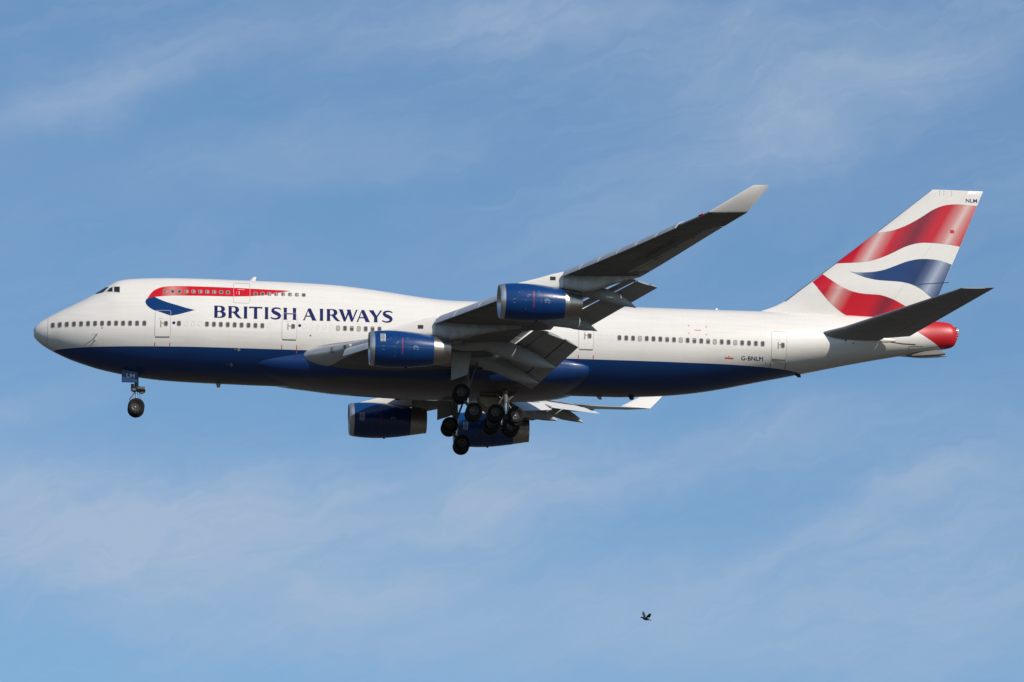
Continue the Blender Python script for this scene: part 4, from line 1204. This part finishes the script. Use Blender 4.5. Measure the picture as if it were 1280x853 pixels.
def strut(name, x0, yv, z0, outer):
    """engine strut: white nose fairing then a stained metal box under the wing"""
    if not outer:
        S = [(24.92, -1.70, -1.80, .03), (25.3, -1.60, -2.0, .11), (25.9, -1.43, -2.05, .19), (26.87, -1.13, -2.05, .26), (28.05, -.72, -2.02, .29), (28.80, -.56, -1.95, .30)]
        A = [(28.81, -.70, -2.04, .295), (29.4, -.62, -2.12, .30), (29.97, -.60, -2.22, .29), (30.5, -.60, -2.10, .27), (32.5, -.70, -1.62, .20), (35.0, -.85, -1.12, .05)]
    else:
        S = [(33.35, -.24, -.40, .03), (33.91, -.09, -.6, .13), (34.6, .10, -.6, .19), (35.51, .36, -.6, .25), (36.4, .66, -.5, .28), (37.18, .86, -.35, .29)]
        A = [(37.19, .74, -.42, .285), (38.0, .82, -.52, .29), (38.8, .86, -.60, .28), (39.4, .86, -.44, .26), (41.0, .8, .15, .16), (42.6, .74, .66, .04)]
    sg = 1 if yv > 0 else -1
    def build(S):
        bm = bmesh.new()
        R = []
        for x, zt_, zb_, h in S:
            r = []
            for i in range(20):
                a = 6.28318*i/20
                ca, sa = math.cos(a), math.sin(a)
                r.append(Vector((x, yv+h*math.copysign(abs(ca)**.5, ca), (zt_+zb_)/2+(zt_-zb_)/2*math.copysign(abs(sa)**.6, sa))))
            R.append(r)
        loft(bm, R)
        return bm
    st = part(name, build(S), M_white, sharp=50)
    sub('strut_box', build(A), M_strut, st, sharp=50)
    xv, zv = (27.55, -1.50) if not outer else (36.25, .16)
    h = .30 if not outer else .29
    for q in (-1, 1):
        bm = bmesh.new()
        box(bm, xv, xv+.38, yv+q*(h-.03), yv+q*(h+.006), zv, zv+.26)
        sub('cooling_vent', bm, M_dark, st)
for i, (x, yv, z) in enumerate(ENG): strut('engine_strut', x, yv, z, abs(yv) > 15)

# ------------------------------------------------------------------ landing gear
def wheel_bm(r=.62, w_=.46):
    bm = bmesh.new()
    h = w_/2
    prof = [(-h*.35, .02), (-h*.42, r*.14), (-h*.46, r*.18), (-h*.28, r*.24), (-h*.30, r*.42), (-h*.62, r*.47), (-h*.70, r*.53), (-h*.74, r*.55), (-h*.95, r*.66), (-h, r*.80), (-h*.88, r*.93), (-h*.55, r*.995), (0, r), (h*.55, r*.995), (h*.88, r*.93), (h, r*.80), (h*.95, r*.66), (h*.74, r*.55), (h*.70, r*.53), (h*.62, r*.47), (h*.30, r*.42), (h*.28, r*.24), (h*.46, r*.18), (h*.42, r*.14), (h*.35, .02)]
    mats = [3 if i in (0, 1, 5, 6, 17, 18, 22, 23) else 1 if i < 7 or i > 16 else 0 for i in range(len(prof)-1)]
    revolve_x(bm, prof, 40, mats)
    for v in bm.verts: v.co = Vector((v.co.y, v.co.x, v.co.z))
    for k in range(9):
        a = 6.28318*k/9
        for q in (-1, 1):
            c = Vector((r*.33*math.cos(a), q*h*.28, r*.33*math.sin(a)))
            tube(bm, c, c+Vector((0, q*h*.10, 0)), .035, .03, 8, 2)
    return bm
WHEEL = None
def wheel(parent, loc):
    global WHEEL
    if WHEEL is None:
        WHEEL = obj('wheel', wheel_bm(), [M_tyre, M_rim, M_dark, M_hub], parent, loc, sharp=40); return
    c = link(WHEEL.copy()); c.parent = parent; c.location = loc

# nose gear
bm = bmesh.new()
NX = 7.71
tube(bm, (NX-.05, 0, -2.6), (NX, 0, -4.15), .17, .15); tube(bm, (NX, 0, -4.1), (NX+.02, 0, -5.36), .095, .095, mat=1)
tube(bm, (NX, -.45, -5.36), (NX, .45, -5.36), .09)
NG = part('nose_landing_gear', bm, [M_gear, M_steel])
wheel(NG, (NX, -.46, -5.36)); wheel(NG, (NX, .46, -5.36))
bm = bmesh.new()
tube(bm, (NX-.12, -.06, -4.2), (NX-.50, -.06, -4.75), .035); tube(bm, (NX-.50, -.06, -4.75), (NX-.10, -.06, -5.15), .03)
tube(bm, (NX-.12, .06, -4.2), (NX-.50, .06, -4.75), .035)
sub('torque_link', bm, M_gear, NG)
bm = bmesh.new()
tube(bm, (NX+.05, -.30, -3.95), (NX+.62, -.34, -3.98), .13, .15); tube(bm, (NX+.05, .30, -3.95), (NX+.62, .34, -3.98), .13, .15)
tube(bm, (NX-.28, -.12, -3.9), (NX+.4, -.12, -4.28), .07); box(bm, NX-.30, NX+.25, -.28, .28, -4.12, -3.78)
box(bm, NX-.42, NX-.2, -.2, .1, -4.1, -3.6); tube(bm, (NX+.2, -.2, -4.1), (NX+.32, -.1, -5.0), .018)
tube(bm, (NX+.3, -.25, -4.3), (NX+.5, -.25, -4.25), .08, .1)
sub('steering_collar', bm, M_gear, NG)
for q in (-1, 1):
    bm = bmesh.new(); tube(bm, (NX+.60, q*.34, -3.98), (NX+.66, q*.345, -3.98), .14)
    sub('taxi_light', bm, M_lens, NG)
for q in (-1, 1):
    bm = bmesh.new()
    P = [(p[0], q*.80, p[1]+(.34 if q > 0 and p[1] < -3 else 0)) for p in [(6.60, -2.55), (7.80, -2.55), (7.72, -3.61), (6.63, -3.62)]]
    slab(bm, P, .05)
    sub('gear_door', bm, M_doorblue, NG, sharp=30)
bm = bmesh.new()
flat = lambda x, z: (Vector((x, -.83, z)), Vector((0, -1, 0)))
place_text(bm, 'LM', (6.93, -3.27), (6.92, -2.96), (7.53, -3.31), flat, .012, 0, bold=.014)
sub('door_lettering', bm, M_lgrey, NG, sharp=None, recalc=False)

def main_gear(c0, c1, yv, top, label=None, doors=()):
    """c0, c1: fore and aft axle centres (x, z); yv lateral place of the truck"""
    mx, mz = (c0[0]+c1[0])/2, (c0[1]+c1[1])/2
    bm = bmesh.new()
    tube(bm, top, (mx, yv, mz+.95), .21, .19); tube(bm, (mx, yv, mz+1.0), (mx, yv, mz+.05), .125, .125, mat=1)
    g = part('main_landing_gear', bm, [M_gear, M_steel])
    if label: g['label'] = label
    bm = bmesh.new()
    tube(bm, (c0[0], yv, c0[1]), (c1[0], yv, c1[1]), .14, .14)
    for c in (c0, c1): tube(bm, (c[0], yv-.55, c[1]), (c[0], yv+.55, c[1]), .085)
    sub('bogie_beam', bm, M_gear, g)
    for c in (c0, c1):
        for q in (-1, 1): wheel(g, (c[0], yv+q*.56, c[1]))
    bm = bmesh.new()
    T = Vector(top)
    sy = -1 if yv > 0 else 1
    tube(bm, T+Vector((0, sy*1.2, -.1)), (mx, yv, mz+1.15), .08); tube(bm, T+Vector((.9, .0, -.1)), (mx, yv, mz+1.0), .075)
    tube(bm, T+Vector((-.6, 0, -.3)), (mx-.1, yv, mz+1.1), .05); tube(bm, (mx+.12, yv, mz+.95), (mx+.45, yv, mz+.5), .05); tube(bm, (mx+.45, yv, mz+.5), (mx+.1, yv, mz+.1), .05)
    tube(bm, (mx+.25, yv-.15, mz+1.2), (mx+.18, yv-.15, mz+.2), .022); tube(bm, (mx-.2, yv-.12, mz+1.4), (c0[0]-.05, yv-.12, c0[1]+.25), .04)
    sub('side_brace', bm, M_gear, g)
    for poly, mat in doors:
        bm = bmesh.new(); slab(bm, poly, .07); sub('gear_door', bm, mat, g, sharp=30)
    return g
for q in (-1, 1):
    D = [([(30.40, q*6.75, -1.9), (31.83, q*6.75, -1.9), (31.60, q*6.72, -3.55), (31.18, q*6.70, -3.73), (30.39, q*6.68, -4.02)], M_fair)]
    main_gear((31.23, -4.77), (32.16, -6.13), q*5.5, (31.6, q*5.35, -1.9), doors=D)
    D = [([(32.93, q*.9, -3.5), (35.0, q*.9, -3.6), (35.02, q*.92, -4.80), (33.72, q*.92, -4.79), (32.93, q*.9, -4.21)], M_panel)]
    main_gear((34.06, -5.36), (35.53, -5.50), q*1.92, (34.75, q*1.92, -3.6), doors=D)

# ------------------------------------------------------------------ the bird
def bird():
    bm = bmesh.new()
    def ringx(x, z, ry, rz, n=12):
        return [Vector((x, ry*math.cos(6.28318*i/n), z+rz*math.sin(6.28318*i/n))) for i in range(n)]
    body = [(-.168, -.020, .003, .003), (-.150, -.019, .007, .007), (-.138, -.018, .016, .017), (-.118, -.020, .022, .022), (-.098, -.026, .021, .022), (-.07, -.036, .038, .040), (-.03, -.050, .050, .054), (.01, -.058, .050, .054), (.05, -.068, .040, .040), (.085, -.080, .028, .022), (.12, -.093, .032, .010), (.165, -.110, .040, .006)]
    loft(bm, [ringx(*b) for b in body])
    def wing(root0, root1, elbow0, elbow1, tip0, tip1, th=.007):
        R = []
        for a, b in ((root0, root1), (elbow0, elbow1), (tip0, tip1)):
            a, b = Vector(a), Vector(b)
            m = a*.6+b*.4
            up = Vector((.3, 0, 1)).normalized()*th
            R.append([a, m+up, b, m-up])
        loft(bm, R)
    # far wing held up and forward, near wing swept back
    wing((-.085, .02, -.02), (.06, .02, -.045), (-.115, .10, .095), (.030, .11, .055), (-.105, .15, .185), (-.045, .16, .195), .009)
    wing((-.07, .0, -.03), (.10, .0, -.075), (.020, -.11, .010), (.135, -.12, -.060), (.105, -.22, .070), (.180, -.23, .020), .009)
    m = paint('black plumage', (.010, .009, .010), .65, dirt=.4, scale=30, dirtcol=(.022, .019, .018))
    o = obj('bird', bm, m, None, None, sharp=None)
    rm = o.modifiers.new('weld', 'REMESH'); rm.mode = 'VOXEL'; rm.voxel_size = .0055; rm.use_smooth_shade = True
    az, el = math.atan((810-640)/7981.8), EL-math.atan((771.5-426.5)/7981.8)
    o.location = EYE+Vector((math.sin(az)*math.cos(el), math.cos(az)*math.cos(el), math.sin(el)))*190
    o['label'] = 'small black bird in flight with raised wings, under the rear of the jet'
    o['category'] = 'bird'
bird()
